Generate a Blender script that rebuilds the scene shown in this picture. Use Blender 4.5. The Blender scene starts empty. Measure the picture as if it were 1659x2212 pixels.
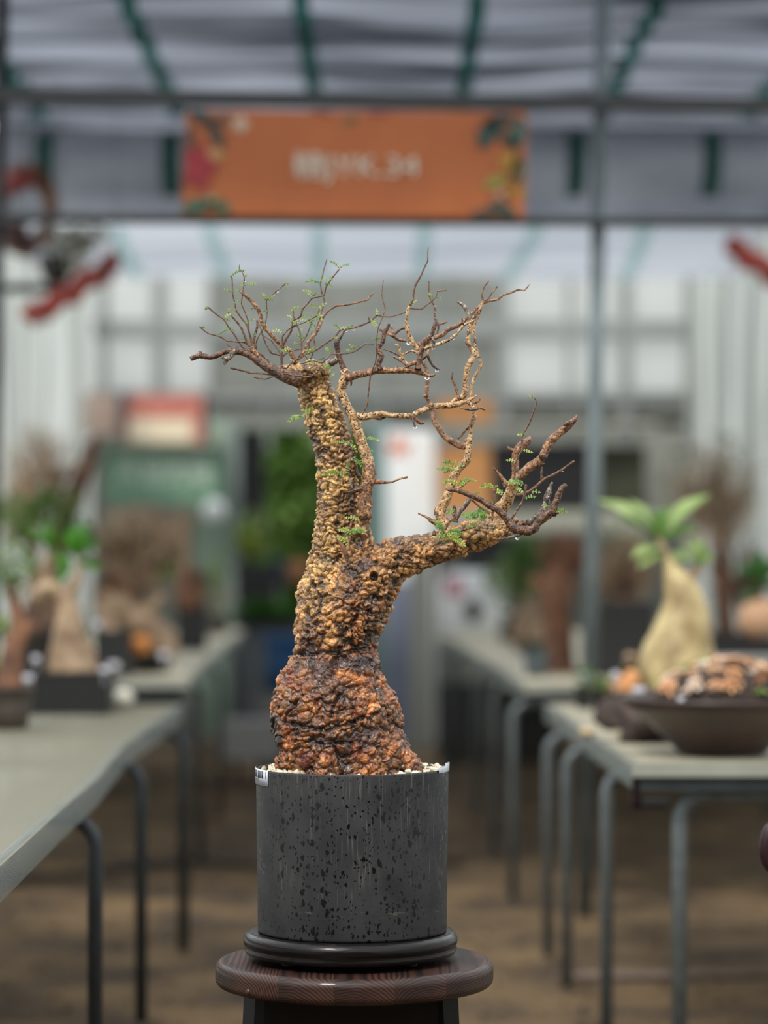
import bpy, math, random
import numpy as np
from mathutils import Vector, Matrix, noise as mnoise

# ------------------------------------------------------------------ camera, world, lights
SC = bpy.context.scene
COL = SC.collection
F, CX, HY, HC = 5875.0, 829.5, 1200.0, 1.2      # focal length and horizon in photo pixels, eye height
TY = 4.25                                        # distance of the bonsai
cam_d = bpy.data.cameras.new('camera'); cam = bpy.data.objects.new('camera', cam_d); COL.objects.link(cam)
cam.location = (0, 0, HC); cam.rotation_euler = (math.pi/2, 0, 0)
cam_d.sensor_fit = 'VERTICAL'; cam_d.sensor_height = 32.0; cam_d.sensor_width = 24.0
cam_d.lens = F/2212*32.0
cam_d.shift_y = (HY-1106)/2212
cam_d.dof.use_dof = True; cam_d.dof.focus_distance = TY-0.06; cam_d.dof.aperture_fstop = 1.75
cam_d.clip_end = 200
SC.camera = cam
w = bpy.data.worlds.new('overcast'); SC.world = w; w.use_nodes = True
bg = w.node_tree.nodes['Background']; bg.inputs[0].default_value = (0.93, 0.96, 1.0, 1); bg.inputs[1].default_value = 1.95
sun_d = bpy.data.lights.new('sun', 'SUN'); sun = bpy.data.objects.new('sun', sun_d); COL.objects.link(sun)
sun_d.energy = 2.5; sun_d.angle = math.radians(9); sun_d.color = (1.0, 0.95, 0.86)
sun.rotation_euler = (math.radians(38), math.radians(0), math.radians(-28))
SC.view_settings.view_transform = 'Standard'; SC.view_settings.look = 'None'
SC.view_settings.gamma = 1.0; SC.view_settings.exposure = 0.0; SC.view_settings.use_curve_mapping = False
SC.cycles.max_bounces = 8; SC.cycles.transparent_max_bounces = 12
SC.cycles.use_denoising = True

rnd = random.Random(7)
def P(px, py, Y): return Vector(((px-CX)/F*Y, Y, HC+(HY-py)/F*Y))
def X(px, Y): return (px-CX)/F*Y
def Z(py, Y): return HC+(HY-py)/F*Y

# ------------------------------------------------------------------ materials
def s2l(c):
    return tuple((v/255/12.92 if v/255 <= .04045 else ((v/255+.055)/1.055)**2.4) for v in c)
def mat(name, rgb, rough=.6, var=0.0, scale=20, bump=0.0, bscale=60, rgb2=None, metal=0, trans=0, coat=0, stretch=(1,1,1), spec=.5, detail=4, alpha=None):
    m = bpy.data.materials.new(name); m.use_nodes = True
    nt = m.node_tree; N = nt.nodes; L = nt.links
    b = N['Principled BSDF']; c = s2l(rgb)+(1,)
    b.inputs['Base Color'].default_value = c; b.inputs['Roughness'].default_value = rough
    b.inputs['Metallic'].default_value = metal; b.inputs['Coat Weight'].default_value = coat
    b.inputs['Specular IOR Level'].default_value = spec
    tc = N.new('ShaderNodeTexCoord'); mp = N.new('ShaderNodeMapping'); mp.inputs['Scale'].default_value = stretch
    L.new(tc.outputs['Object'], mp.inputs[0])
    if var or rgb2:
        n = N.new('ShaderNodeTexNoise'); n.inputs['Scale'].default_value = scale; n.inputs['Detail'].default_value = detail
        L.new(mp.outputs[0], n.inputs['Vector'])
        r = N.new('ShaderNodeValToRGB'); e = r.color_ramp.elements
        e[0].position = .35; e[1].position = .65
        if rgb2: c2 = s2l(rgb2)+(1,)
        else: c2 = tuple(v*(1-var) for v in c[:3])+(1,)
        e[0].color = c2; e[1].color = c
        L.new(n.outputs['Fac'], r.inputs[0]); L.new(r.outputs[0], b.inputs['Base Color'])
    if bump:
        n2 = N.new('ShaderNodeTexNoise'); n2.inputs['Scale'].default_value = bscale; n2.inputs['Detail'].default_value = 5
        L.new(mp.outputs[0], n2.inputs['Vector'])
        bp = N.new('ShaderNodeBump'); bp.inputs['Strength'].default_value = bump; bp.inputs['Distance'].default_value = .01
        L.new(n2.outputs['Fac'], bp.inputs['Height']); L.new(bp.outputs[0], b.inputs['Normal'])
    if trans:
        t = N.new('ShaderNodeBsdfTranslucent'); mx = N.new('ShaderNodeMixShader'); mx.inputs[0].default_value = trans
        if var or rgb2: L.new(r.outputs[0], t.inputs[0])
        else: t.inputs[0].default_value = c
        o = N['Material Output']; L.new(b.outputs[0], mx.inputs[1]); L.new(t.outputs[0], mx.inputs[2]); L.new(mx.outputs[0], o.inputs[0])
    return m

def bark_mat(name, stops, scale=90, rough=.5, bump=.6, dark=(30,20,16), darkamt=.42, stretch=(1,1,1), coat=.0):
    """small branch bark: noise between tones, dark flecks"""
    m = bpy.data.materials.new(name); m.use_nodes = True; nt = m.node_tree; N = nt.nodes; L = nt.links
    b = N['Principled BSDF']; b.inputs['Roughness'].default_value = rough; b.inputs['Coat Weight'].default_value = coat
    b.inputs['Coat Roughness'].default_value = .15
    tc = N.new('ShaderNodeTexCoord'); mp = N.new('ShaderNodeMapping'); mp.inputs['Scale'].default_value = stretch
    L.new(tc.outputs['Object'], mp.inputs[0])
    n = N.new('ShaderNodeTexNoise'); n.inputs['Scale'].default_value = scale; n.inputs['Detail'].default_value = 6
    L.new(mp.outputs[0], n.inputs['Vector'])
    r = N.new('ShaderNodeValToRGB'); cr = r.color_ramp
    cr.elements[0].position = .3; cr.elements[0].color = s2l(stops[0])+(1,)
    cr.elements[1].position = .7; cr.elements[1].color = s2l(stops[-1])+(1,)
    for i, s in enumerate(stops[1:-1]):
        e = cr.elements.new(.3+.4*(i+1)/(len(stops)-1)); e.color = s2l(s)+(1,)
    L.new(n.outputs['Fac'], r.inputs[0])
    n3 = N.new('ShaderNodeTexNoise'); n3.inputs['Scale'].default_value = scale*2.3; n3.inputs['Detail'].default_value = 3
    L.new(mp.outputs[0], n3.inputs['Vector'])
    r3 = N.new('ShaderNodeValToRGB'); r3.color_ramp.elements[0].position = darkamt-.04; r3.color_ramp.elements[1].position = darkamt+.03
    r3.color_ramp.elements[0].color = (1,1,1,1); r3.color_ramp.elements[1].color = (0,0,0,1)
    L.new(n3.outputs['Fac'], r3.inputs[0])
    mx = N.new('ShaderNodeMix'); mx.data_type = 'RGBA'
    L.new(r3.outputs[0], mx.inputs['Factor']); L.new(r.outputs[0], mx.inputs['A']); mx.inputs['B'].default_value = s2l(dark)+(1,)
    L.new(mx.outputs['Result'], b.inputs['Base Color'])
    bp = N.new('ShaderNodeBump'); bp.inputs['Strength'].default_value = bump; bp.inputs['Distance'].default_value = .002
    L.new(n3.outputs['Fac'], bp.inputs['Height']); L.new(bp.outputs[0], b.inputs['Normal'])
    return m

M = {}
M['twig'] = bark_mat('twig_bark', [(62,40,28),(104,70,50),(146,108,80)], 190, .5, .5, darkamt=.40)
M['tan'] = bark_mat('tan_bark', [(112,80,50),(180,140,94),(222,190,144)], 150, .45, .9, dark=(40,26,20), darkamt=.43)
M['brown'] = bark_mat('brown_bark', [(74,46,30),(128,88,58),(190,144,100)], 150, .45, .9, darkamt=.42)
M['dark'] = bark_mat('dark_bark', [(36,24,18),(86,56,38),(150,104,68)], 150, .42, 1.0, darkamt=.43, coat=.08)
M['grey'] = bark_mat('dead_grey_bark', [(58,50,46),(104,90,80),(190,172,152)], 130, .5, .7, darkamt=.42)
M['leaf'] = mat('leaflet_green', (138,166,74), .45, rgb2=(86,124,58), scale=60, trans=.35)
M['leafy'] = mat('leaflet_yellow_green', (176,192,92), .45, rgb2=(132,156,70), scale=60, trans=.35)
M['black_plastic'] = mat('black_plastic', (15,16,18), .5, var=.3, scale=8)
M['black_gloss'] = mat('black_gloss', (11,10,10), .3, var=.3, scale=30, spec=.2)
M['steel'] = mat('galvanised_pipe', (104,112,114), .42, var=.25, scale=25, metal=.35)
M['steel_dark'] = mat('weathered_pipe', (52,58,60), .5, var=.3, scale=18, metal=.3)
M['beam'] = mat('dark_grey_beam', (24,28,28), .5, var=.25, scale=9)
M['white'] = mat('white_plastic', (240,243,245), .4, var=.06, scale=6)
M['label'] = mat('white_label', (176,176,184), .5)
M['orange_stone'] = mat('orange_stone', (196,124,50), .5, var=.3, scale=30)
M['cream_trunk'] = mat('cream_caudex_bark', (166,142,114), .6, rgb2=(104,80,58), scale=12, bump=.3, bscale=50)
M['yellow_trunk'] = mat('yellowish_caudex_bark', (190,172,124), .5, rgb2=(110,86,46), scale=11, bump=.5, bscale=45)
M['brown_trunk'] = mat('brown_trunk_bark', (118,84,62), .7, rgb2=(62,40,28), scale=16, bump=.6, bscale=40)
M['rust_trunk'] = mat('rust_brown_bark', (134,92,64), .7, rgb2=(76,48,34), scale=16, bump=.6, bscale=40)
M['soil'] = mat('dark_soil', (60,44,34), .9, rgb2=(24,18,14), scale=50, bump=.5, bscale=80)
M['clay'] = mat('dark_brown_glaze', (62,44,38), .38, rgb2=(40,28,26), scale=5)
M['grey_pot'] = mat('grey_brown_pot', (86,76,68), .6, rgb2=(56,50,46), scale=9)
M['green'] = mat('mid_green_leaf', (104,140,64), .5, rgb2=(66,104,42), scale=9, trans=.3)
M['bright_green'] = mat('bright_green_leaf', (74,132,34), .45, rgb2=(46,94,20), scale=9, trans=.4)
M['pale_green'] = mat('pale_green_leaf', (156,176,110), .45, rgb2=(104,132,70), scale=9, trans=.3)
M['dark_green'] = mat('dark_green_leaf', (44,88,30), .5, rgb2=(26,58,22), scale=9, trans=.3)
M['twig_haze'] = mat('dry_twigs', (186,162,134), .7, rgb2=(120,98,78), scale=12)
M['red_twig'] = mat('reddish_twigs', (134,92,66), .7, rgb2=(88,58,42), scale=12)
M['red'] = mat('red_cloth', (176,58,44), .7, rgb2=(138,84,78), scale=4)
M['maroon'] = mat('maroon_plastic', (38,16,24), .35)
M['cloth_white'] = mat('white_towelling', (206,208,204), .9, bump=.8, bscale=200)

# ------------------------------------------------------------------ mesh helpers
ORG = {}
class MB:
    def __init__(s): s.v = []; s.f = []; s.smooth = True
    def add(s, vs, fs):
        o = len(s.v); s.v.extend([tuple(v) for v in vs]); s.f.extend([tuple(i+o for i in f) for f in fs]); return s
    def box(s, x0, x1, y0, y1, z0, z1):
        return s.add([(x0,y0,z0),(x1,y0,z0),(x1,y1,z0),(x0,y1,z0),(x0,y0,z1),(x1,y0,z1),(x1,y1,z1),(x0,y1,z1)],
                     [(0,3,2,1),(4,5,6,7),(0,1,5,4),(1,2,6,5),(2,3,7,6),(3,0,4,7)])
    def tube(s, pts, rad, n=8, res=None, jit=0.0, seed=0, cap=True):
        pts = [Vector(p) for p in pts]
        if not hasattr(rad, '__len__'): rad = [rad]*len(pts)
        if res:
            pts, rad = resample(pts, rad, res)
        k = len(pts); rings = []; up = Vector((0.13,1,0.21)).normalized()
        u = None
        for i in range(k):
            t = (pts[min(i+1,k-1)]-pts[max(i-1,0)])
            t = t.normalized() if t.length > 1e-9 else Vector((0,0,1))
            if u is None:
                u = t.cross(up); u = u.normalized() if u.length > 1e-4 else t.cross(Vector((1,0,0))).normalized()
            else:
                u = (u - t*u.dot(t)); u = u.normalized() if u.length > 1e-6 else t.cross(up).normalized()
            v = t.cross(u)
            ring = []
            for a in range(n):
                th = 2*math.pi*a/n; d = u*math.cos(th)+v*math.sin(th); r = rad[i]
                if jit:
                    q = pts[i]*220+d*1.2+Vector((seed*3.1,0,0)); q2 = pts[i]*620+d*1.5
                    r *= 1+jit*(mnoise.noise(q)+.5*mnoise.noise(q2))
                ring.append(pts[i]+d*r)
            rings.append(ring)
        vs = [p for r in rings for p in r]; fs = []
        for i in range(k-1):
            for a in range(n):
                b = (a+1)%n; fs.append((i*n+a, i*n+b, (i+1)*n+b, (i+1)*n+a))
        if cap:
            fs.append(tuple(reversed(range(n)))); fs.append(tuple(range((k-1)*n, k*n)))
        return s.add(vs, fs)
    def lathe(s, prof, c=(0,0,0), n=32, jit=0.0, sx=1, sy=1):
        vs = []; fs = []; k = len(prof)
        for (r, z) in prof:
            for a in range(n):
                th = 2*math.pi*a/n; rr = r
                if jit: rr *= 1+jit*mnoise.noise(Vector((math.cos(th)*2+c[0]*9, math.sin(th)*2+c[1]*9, z*18)))
                vs.append((c[0]+rr*math.cos(th)*sx, c[1]+rr*math.sin(th)*sy, c[2]+z))
        for i in range(k-1):
            for a in range(n):
                b = (a+1)%n; fs.append((i*n+a, i*n+b, (i+1)*n+b, (i+1)*n+a))
        if prof[0][0] > 1e-5: fs.append(tuple(reversed(range(n))))
        if prof[-1][0] > 1e-5: fs.append(tuple(range((k-1)*n, k*n)))
        return s.add(vs, fs)
    def blob(s, c, r, n=10, jit=.15, seed=0):
        if not hasattr(r, '__len__'): r = (r,r,r)
        vs = []; fs = []; m = n//2+1
        for i in range(m):
            ph = math.pi*i/(m-1)
            for a in range(n):
                th = 2*math.pi*a/n; d = Vector((math.sin(ph)*math.cos(th), math.sin(ph)*math.sin(th), math.cos(ph)))
                q = 1+jit*mnoise.noise(d*1.7+Vector((seed*5.3,seed,0)))
                vs.append((c[0]+d.x*r[0]*q, c[1]+d.y*r[1]*q, c[2]+d.z*r[2]*q))
        for i in range(m-1):
            for a in range(n):
                b = (a+1)%n; fs.append((i*n+a, (i+1)*n+a, (i+1)*n+b, i*n+b))
        return s.add(vs, fs)
    def blade(s, a, b, wd, up=(0,0,1), droop=0.1, k=5, cup=.25):
        """a real leaf blade: pointed both ends, bent along its length, folded on the midrib"""
        a = Vector(a); b = Vector(b); d = b-a; L = d.length; up = Vector(up); sd = d.cross(up)
        sd = sd.normalized() if sd.length > 1e-8 else Vector((1,0,0)); nn = sd.cross(d).normalized()
        vs = []; fs = []
        for i in range(k+1):
            t = i/k; p = a+d*t + nn*(droop*L*math.sin(math.pi*t)); q = math.sin(math.pi*min(.98, .06+t*.94))**.8*wd/2
            vs += [p-sd*q+nn*cup*q, p, p+sd*q+nn*cup*q]
        for i in range(k):
            o = i*3; fs += [(o,o+3,o+4,o+1),(o+1,o+4,o+5,o+2)]
        return s.add(vs, fs)
    def build(s, name, m, parent=None, loc=None, smooth=True, kind=None, label=None):
        me = bpy.data.meshes.new(name); base = ORG[parent.name] if parent else Vector((0,0,0))
        o = bpy.data.objects.new(name, me); COL.objects.link(o)
        if loc is None:
            loc = base if parent else Vector((0,0,0))
        loc = Vector(loc)
        me.from_pydata([(v[0]-loc.x, v[1]-loc.y, v[2]-loc.z) for v in s.v], [], s.f)
        me.polygons.foreach_set('use_smooth', [smooth]*len(me.polygons))
        me.materials.append(m if not isinstance(m, str) else M[m])
        if parent: o.parent = parent
        o.location = loc-base; ORG[o.name] = loc
        if kind: o['kind'] = kind
        if label: o['label'] = label
        return o
def resample(pts, rad, res):
    P2 = []; R2 = []; k = len(pts)
    for i in range(k-1):
        p0 = pts[max(i-1,0)]; p1 = pts[i]; p2 = pts[i+1]; p3 = pts[min(i+2,k-1)]
        n = max(2, int((p2-p1).length/res))
        for j in range(n):
            t = j/n
            q = 0.5*((2*p1)+(p2-p0)*t+(2*p0-5*p1+4*p2-p3)*t*t+(3*p1-p0-3*p2+p3)*t**3)
            q = q.lerp(p1.lerp(p2,t), .45)                # keeps the nodes a little angular
            P2.append(q); R2.append(rad[i]*(1-t)+rad[i+1]*t)
    P2.append(pts[-1]); R2.append(rad[-1]); return P2, R2
def thing(name, label, cat, loc, group=None):
    o = bpy.data.objects.new(name, None); COL.objects.link(o); o.empty_display_size = .05
    o.location = loc; o['label'] = label; o['category'] = cat; ORG[o.name] = Vector(loc)
    if group: o['group'] = group
    return o
def tag(o, label, cat, group=None):
    o['label'] = label; o['category'] = cat
    if group: o['group'] = group
    return o
def text_geo(s, size):
    cu = bpy.data.curves.new('t', 'FONT'); cu.body = s; cu.size = size; cu.align_x = 'CENTER'; cu.align_y = 'CENTER'
    cu.extrude = 0.0; o = bpy.data.objects.new('t', cu); COL.objects.link(o)
    dg = bpy.context.evaluated_depsgraph_get(); me = o.evaluated_get(dg).to_mesh()
    vs = [tuple(v.co) for v in me.vertices]; fs = [tuple(p.vertices) for p in me.polygons]
    bpy.data.objects.remove(o); bpy.data.curves.remove(cu)
    return vs, fs

# ------------------------------------------------------------------ the setting
def floor_mat():
    m = mat('gravel_floor', (112,90,60), .95, rgb2=(50,38,25), scale=2.6, bump=.9, bscale=45)
    return m
mb = MB(); G = 46
xs = np.linspace(-9, 9, G); ys = np.linspace(-3, 30, 84)
for y in ys:
    for x in xs:
        mb.v.append((x, y, .012*mnoise.noise(Vector((x*1.3,y*1.3,0)))+.006*mnoise.noise(Vector((x*5,y*5,3)))-.012))
for j in range(len(ys)-1):
    for i in range(G-1):
        a = j*G+i; mb.f.append((a,a+1,a+G+1,a+G))
fl = mb.build('floor', floor_mat(), kind='structure')
# loose stones lying on the gravel, joined: nobody could count them
mb = MB()
for i in range(2600):
    Y = rnd.uniform(5.2, 16); x = rnd.uniform(-1.9, 1.9); r = rnd.uniform(.006, .017)
    mb.blob((x, Y, r*.2), (r, r*rnd.uniform(.7,1), r*.6), n=5, jit=.3, seed=i)
st = mb.build('loose_gravel', mat('gravel_stone', (128,108,80), .9, rgb2=(74,58,40), scale=9), kind='stuff', smooth=False)
st['label'] = 'loose tan gravel lying over the whole greenhouse floor'; st['category'] = 'gravel'

pane_m = mat('milky_polycarbonate', (222,224,222), .5, var=.06, scale=1.2, trans=.8)
pane_shaded = mat('shaded_polycarbonate', (176,178,172), .5, var=.08, scale=1.0, trans=.8)  # same sheet as pane_m, shade on the middle panes put into a greyer colour
frame_m = mat('window_frame_grey', (128,132,130), .5, var=.1, scale=4)
BW = 18.0
# back wall: sheets built one by one between the rails
def bx(px0, px1, py0, py1, Y, d=.03):
    return MB().box(X(px0,Y), X(px1,Y), Y, Y+d, Z(py1,Y), Z(py0,Y))
wall = MB().box(X(60,BW), X(490,BW), BW, BW+.05, 0, Z(905,BW)).box(X(800,BW), X(1600,BW), BW, BW+.05, 0, Z(905,BW)).box(X(60,BW),X(1600,BW),BW,BW+.05,Z(925,BW),Z(846,BW)).build('wall_back', mat('grey_wall_sheet', (150,152,144), .6, var=.12, scale=1.5, trans=.2), kind='structure', smooth=False)
cols = [60, 225, 345, 455, 580, 690, 830, 960, 1085, 1230, 1350, 1490, 1600]
for i in range(len(cols)-1):
    a, b = cols[i], cols[i+1]
    mm = pane_shaded if 440 < a < 1080 else pane_m
    bx(a+4, b-4, 480, 692, BW+.01).build('panel', mm, wall, smooth=False)
    bx(a+4, b-4, 730, 848, BW+.01).build('panel', mm, wall, smooth=False)
for p, wd in ((225,12),(345,30),(1085,26),(1350,26),(1490,24),(690,10),(455,10),(580,10),(830,10),(960,10),(1230,10)):
    MB().box(X(p,BW)-wd/2/F*BW, X(p,BW)+wd/2/F*BW, BW-.05, BW, 0.95*2, Z(470,BW)).build('mullion', frame_m, wall, smooth=False)
MB().box(X(60,BW), X(1600,BW), BW-.06, BW, Z(730,BW), Z(695,BW)).build('rail', frame_m, wall, smooth=False)
MB().box(X(60,BW), X(1600,BW), BW-.06, BW, Z(868,BW), Z(850,BW)).build('rail', frame_m, wall, smooth=False)

def pleated(name, x0, Y0, Y1, z0, z1, amp, lam, m, seed):
    n = 260; mb = MB(); rows = 8
    for j in range(rows+1):
        z = z0+(z1-z0)*j/rows
        for i in range(n+1):
            Y = Y0+(Y1-Y0)*i/n
            ph = 2*math.pi*Y/lam + 2.2*mnoise.noise(Vector((Y*1.1, seed, z*.15)))
            x = x0 + amp*math.sin(ph)*(.6+.6*mnoise.noise(Vector((Y*.7,seed+4,z*.5)))) + .03*mnoise.noise(Vector((Y*2,z*1.5,seed)))
            mb.v.append((x, Y, z))
    for j in range(rows):
        for i in range(n):
            a = j*(n+1)+i; mb.f.append((a,a+1,a+n+2,a+n+1))
    return mb.build(name, m, kind='structure')
side_m = mat('greenhouse_film', (216,220,214), .45, rgb2=(122,128,120), scale=2.6, stretch=(1,3.4,.1), trans=.7)
pleated('wall_left', -1.93, 12.3, 18.0, 0.0, 3.1, .05, .42, side_m, 3)
pleated('wall_right', 2.03, 12.3, 18.0, 0.0, 3.1, .05, .42, side_m, 9)
film_m = mat('clear_greenhouse_film', (232,236,232), .45, rgb2=(206,212,206), scale=1.2, stretch=(1,2.4,.1), trans=.85)
pleated('wall_left', -3.7, -2.8, 12.3, 0.0, 2.9, .03, .8, film_m, 5)
pleated('wall_right', 3.8, -2.8, 12.3, 0.0, 2.9, .03, .8, film_m, 6)
MB().box(-3.7,-1.93,12.3,12.33,0,2.9).build('wall_left', film_m, kind='structure', smooth=False)
MB().box(2.03,3.8,12.3,12.33,0,2.9).build('wall_right', film_m, kind='structure', smooth=False)

# shade screens: colour streaks across the run paint in strut shadows and doubled cloth
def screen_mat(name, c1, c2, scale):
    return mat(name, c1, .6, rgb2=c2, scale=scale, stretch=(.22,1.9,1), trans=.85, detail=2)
MB().box(-3.7,3.8,-2.9,-2.8,0,2.9).build('front_light_block', mat('dark_green_light_block', (58,66,60), .8, var=.2, scale=2), kind='structure', smooth=False)  # unseen wall added behind the camera to block low sky light from the front
scr1 = screen_mat('shade_screen_shadow_streaks', (124,128,137), (30,33,40), 3.0)
scr2 = screen_mat('shade_screen_pale', (148,152,158), (120,125,132), 1.4)
def sheet(name, x0, x1, Y0, Y1, zf, m, nx=90, ny=110):
    mb = MB()
    for j in range(ny+1):
        Y = Y0+(Y1-Y0)*j/ny
        for i in range(nx+1):
            x = x0+(x1-x0)*i/nx; mb.v.append((x, Y, zf(x,Y)))
    for j in range(ny):
        for i in range(nx):
            a = j*(nx+1)+i; mb.f.append((a,a+1,a+nx+2,a+nx+1))
    return mb.build(name, m, kind='structure')
def z1(x, Y):
    sag = .035*math.cos(2*math.pi*(Y+.10*x*(1 if x < 0 else -.6)+.12*mnoise.noise(Vector((x*.8,Y*.7,1))))/.46)
    return 3.31+sag+.05*mnoise.noise(Vector((x*1.2,Y*1.0,5)))
def z3(x, Y):
    t = (Y-14.05)/2.05; return 2.93-.085*t-.03*math.sin(math.pi*min(1,max(0,t)))*(1+.5*math.cos(2*math.pi*x/1.9))+.03*mnoise.noise(Vector((x*1.5,Y*.8,9)))
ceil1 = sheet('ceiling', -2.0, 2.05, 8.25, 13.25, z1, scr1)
ceil2 = sheet('ceiling', -1.95, 2.05, 14.05, 16.1, z3, scr2)
# gathered screen hanging between the two bays
mb = MB(); prof = [(13.26,3.33),(13.20,3.29),(13.12,3.24),(13.04,3.17),(13.02,3.10),(13.05,3.03),(13.12,2.97),(13.22,2.94),(13.30,2.93),(13.31,2.90),(13.31,2.842)]
nx = 120
for (py_, pz_) in prof:
    for i in range(nx+1):
        x = -1.9+4.1*i/nx
        w_ = .02*mnoise.noise(Vector((x*5,pz_*3,2)))+.02*mnoise.noise(Vector((x*1.5,pz_*2,7)))
        mb.v.append((x, py_+w_, pz_+.5*w_))
for j in range(len(prof)-1):
    for i in range(nx):
        a = j*(nx+1)+i; mb.f.append((a,a+1,a+nx+2,a+nx+1))
gath = mb.build('gathered_screen', mat('gathered_screen_cloth', (140,144,152), .6, rgb2=(104,108,118), scale=3, stretch=(.5,1,1), trans=.5), loc=(0,13.2,2.9))
tag(gath, 'grey shade screen bunched into a hanging roll behind the orange banner', 'shade cloth')
strap_m = mat('green_strap', (80,150,140), .7, rgb2=(40,92,86), scale=12, trans=.8)
strap_p = mat('faded_green_strap', (208,236,230), .7, var=.15, scale=9, trans=.9)
STR = 'green straps under the shade screens'
for k, xx in enumerate((-1.62,-.97,-.315,.35,1.03,1.72)):
    mb = MB(); n = 60
    for i in range(n):
        Y0 = 9.7+3.25*i/n; Y1 = 9.7+3.25*(i+1)/n
        for (a, b) in ((Y0, Y1),):
            za = z1(xx,a)-.03; zb = z1(xx,b)-.03
            mb.add([(xx-.032,a,za),(xx+.032,a,za),(xx+.032,b,zb),(xx-.032,b,zb)], [(0,1,2,3)])
    o = mb.build('screen_strap', strap_m, loc=(xx,9.6,3.2), smooth=False)
    tag(o, ['green strap under the roof screen, farthest left','second green strap from the left under the roof screen','green strap above the middle-left of the orange banner','green strap above the right part of the orange banner','green strap just right of the tall grey post top','green strap at the far right of the roof screen'][k], 'strap', STR)
for k, (p0, p1) in enumerate(((250,300),(450,490),(688,690),(918,908),(1165,1090),(1395,1350))):
    xa = X(p0,14.1); xb = X(p1,16.05); mb = MB(); n = 30
    for i in range(n):
        t0, t1 = i/n, (i+1)/n; a = 14.1+1.95*t0; b = 14.1+1.95*t1; u = xa+(xb-xa)*t0; v = xa+(xb-xa)*t1
        za = z3(u,a)-.02; zb = z3(v,b)-.02
        mb.add([(u-.04,a,za),(u+.04,a,za),(v+.04,b,zb),(v-.04,b,zb)], [(0,1,2,3)])
    o = mb.build('screen_strap', strap_p, loc=(xa,14.1,2.8), smooth=False)
    tag(o, ['faded strap under the far screen beside the red roll, leftmost','faded strap under the far screen, second from left','faded strap under the far screen above the left branch crown','faded strap under the far screen above the tallest twig','faded slanting strap under the far screen left of the post','faded strap under the far screen right of the post'][k], 'strap', STR)
for k, (px, y0_, y1_) in enumerate(((100,270,400),(370,300,462),(1243,312,445),(1535,312,430))):
    xx = X(px,13.1); mb = MB()
    pr = [(q[0]-.025, q[1]) for q in prof[2:8]]
    for (a, b) in zip(pr[:-1], pr[1:]):
        mb.add([(xx-.042,a[0],a[1]),(xx+.042,a[0],a[1]),(xx+.042,b[0],b[1]),(xx-.042,b[0],b[1])]+[(xx-.042,a[0]-.005,a[1]),(xx+.042,a[0]-.005,a[1]),(xx+.042,b[0]-.005,b[1]),(xx-.042,b[0]-.005,b[1])],
               [(0,1,2,3),(7,6,5,4),(0,4,5,1),(2,6,7,3),(1,5,6,2),(0,3,7,4)])
    o = mb.build('screen_strap', strap_m, loc=(xx,13.1,3.0), smooth=False)
    tag(o, ['dark green strap around the gathered screen near the left post','dark green strap around the gathered screen beside the banner left edge','dark green strap around the gathered screen left of the tall post','dark green strap around the gathered screen at the far right'][k], 'strap', STR)
# roof purlins above the screen
for k in range(9):
    Y = 9.7+.46*k
    MB().tube([(-2.1,Y,3.40),(2.15,Y,3.40)], .02, 8).build('trim_%d' % (k+1), 'beam', kind='structure')

# ------------------------------------------------------------------ portal frame with the banner
BY = 9.0
def beam(name, pa, pb, r, label, m='beam', n=10):
    mb = MB().tube([pa, pb], r, n); c = Vector(pa)
    return tag(mb.build(name, m, loc=c), label, 'beam')
def sqbeam(name, px0, py0, px1, py1, hw, label, Y=BY, m='beam'):
    a = P(px0,py0,Y); b = P(px1,py1,Y); mb = MB()
    mb.add([(a.x,Y-.02,a.z-hw),(b.x,Y-.02,b.z-hw),(b.x,Y+.02,b.z-hw),(a.x,Y+.02,a.z-hw),(a.x,Y-.02,a.z+hw),(b.x,Y-.02,b.z+hw),(b.x,Y+.02,b.z+hw),(a.x,Y+.02,a.z+hw)],
           [(0,3,2,1),(4,5,6,7),(0,1,5,4),(1,2,6,5),(2,3,7,6),(3,0,4,7)])
    return tag(mb.build(name, m, loc=a, smooth=False), label, 'beam')
sqbeam('cross_beam', -250, 203, 1900, 232, .024, 'dark grey roof beam the orange banner hangs from')
sqbeam('cross_beam', -250, 470, 1900, 484, .013, 'thin dark beam along the bottom edge of the orange banner')
a = Vector((X(1306,BY+.06), BY+.06, Z(-160,BY+.06))); b = Vector((X(1263,BY+.06), BY+.06, 0))
tag(MB().tube([b, a], .026, 14).build('post', mat('post_grey', (118,128,130), .42, rgb2=(82,92,94), scale=3, metal=.3), loc=b), 'tall grey steel post standing right of the bonsai', 'post')
a = Vector((X(8,BY+.06), BY+.06, Z(-160,BY+.06))); b = Vector((X(-30,BY+.06), BY+.06, 0))
tag(MB().tube([b, a], .022, 14).build('post', 'beam', loc=b), 'dark steel post at the left edge of the photo', 'post')
# banner
bt = thing('banner', 'orange printed banner with flowers and pale lettering hung between two beams', 'banner', P(768,467,BY-.04))
Yb = BY-.045
c4 = [P(402,238,Yb), P(1138,242,Yb), P(1132,471,Yb), P(392,465,Yb)]
mb = MB(); nx_, nz_ = 40, 6
for j in range(nz_+1):
    for i in range(nx_+1):
        u, v = i/nx_, j/nz_
        q = c4[0].lerp(c4[1],u).lerp(c4[3].lerp(c4[2],u), v); q.y += .004*math.sin(u*23)+.003*math.sin(u*61+v)
        mb.v.append(tuple(q))
n0 = len(mb.v); mb.v += [(v[0], v[1]+.004, v[2]) for v in mb.v]
for j in range(nz_):
    for i in range(nx_):
        a_ = j*(nx_+1)+i; f_ = (a_, a_+nx_+1, a_+nx_+2, a_+1); mb.f.append(f_); mb.f.append(tuple(n0+q for q in reversed(f_)))
mb.build('banner_sheet', mat('banner_orange', (158,84,33), .6, rgb2=(146,75,28), scale=3), bt)
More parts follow.
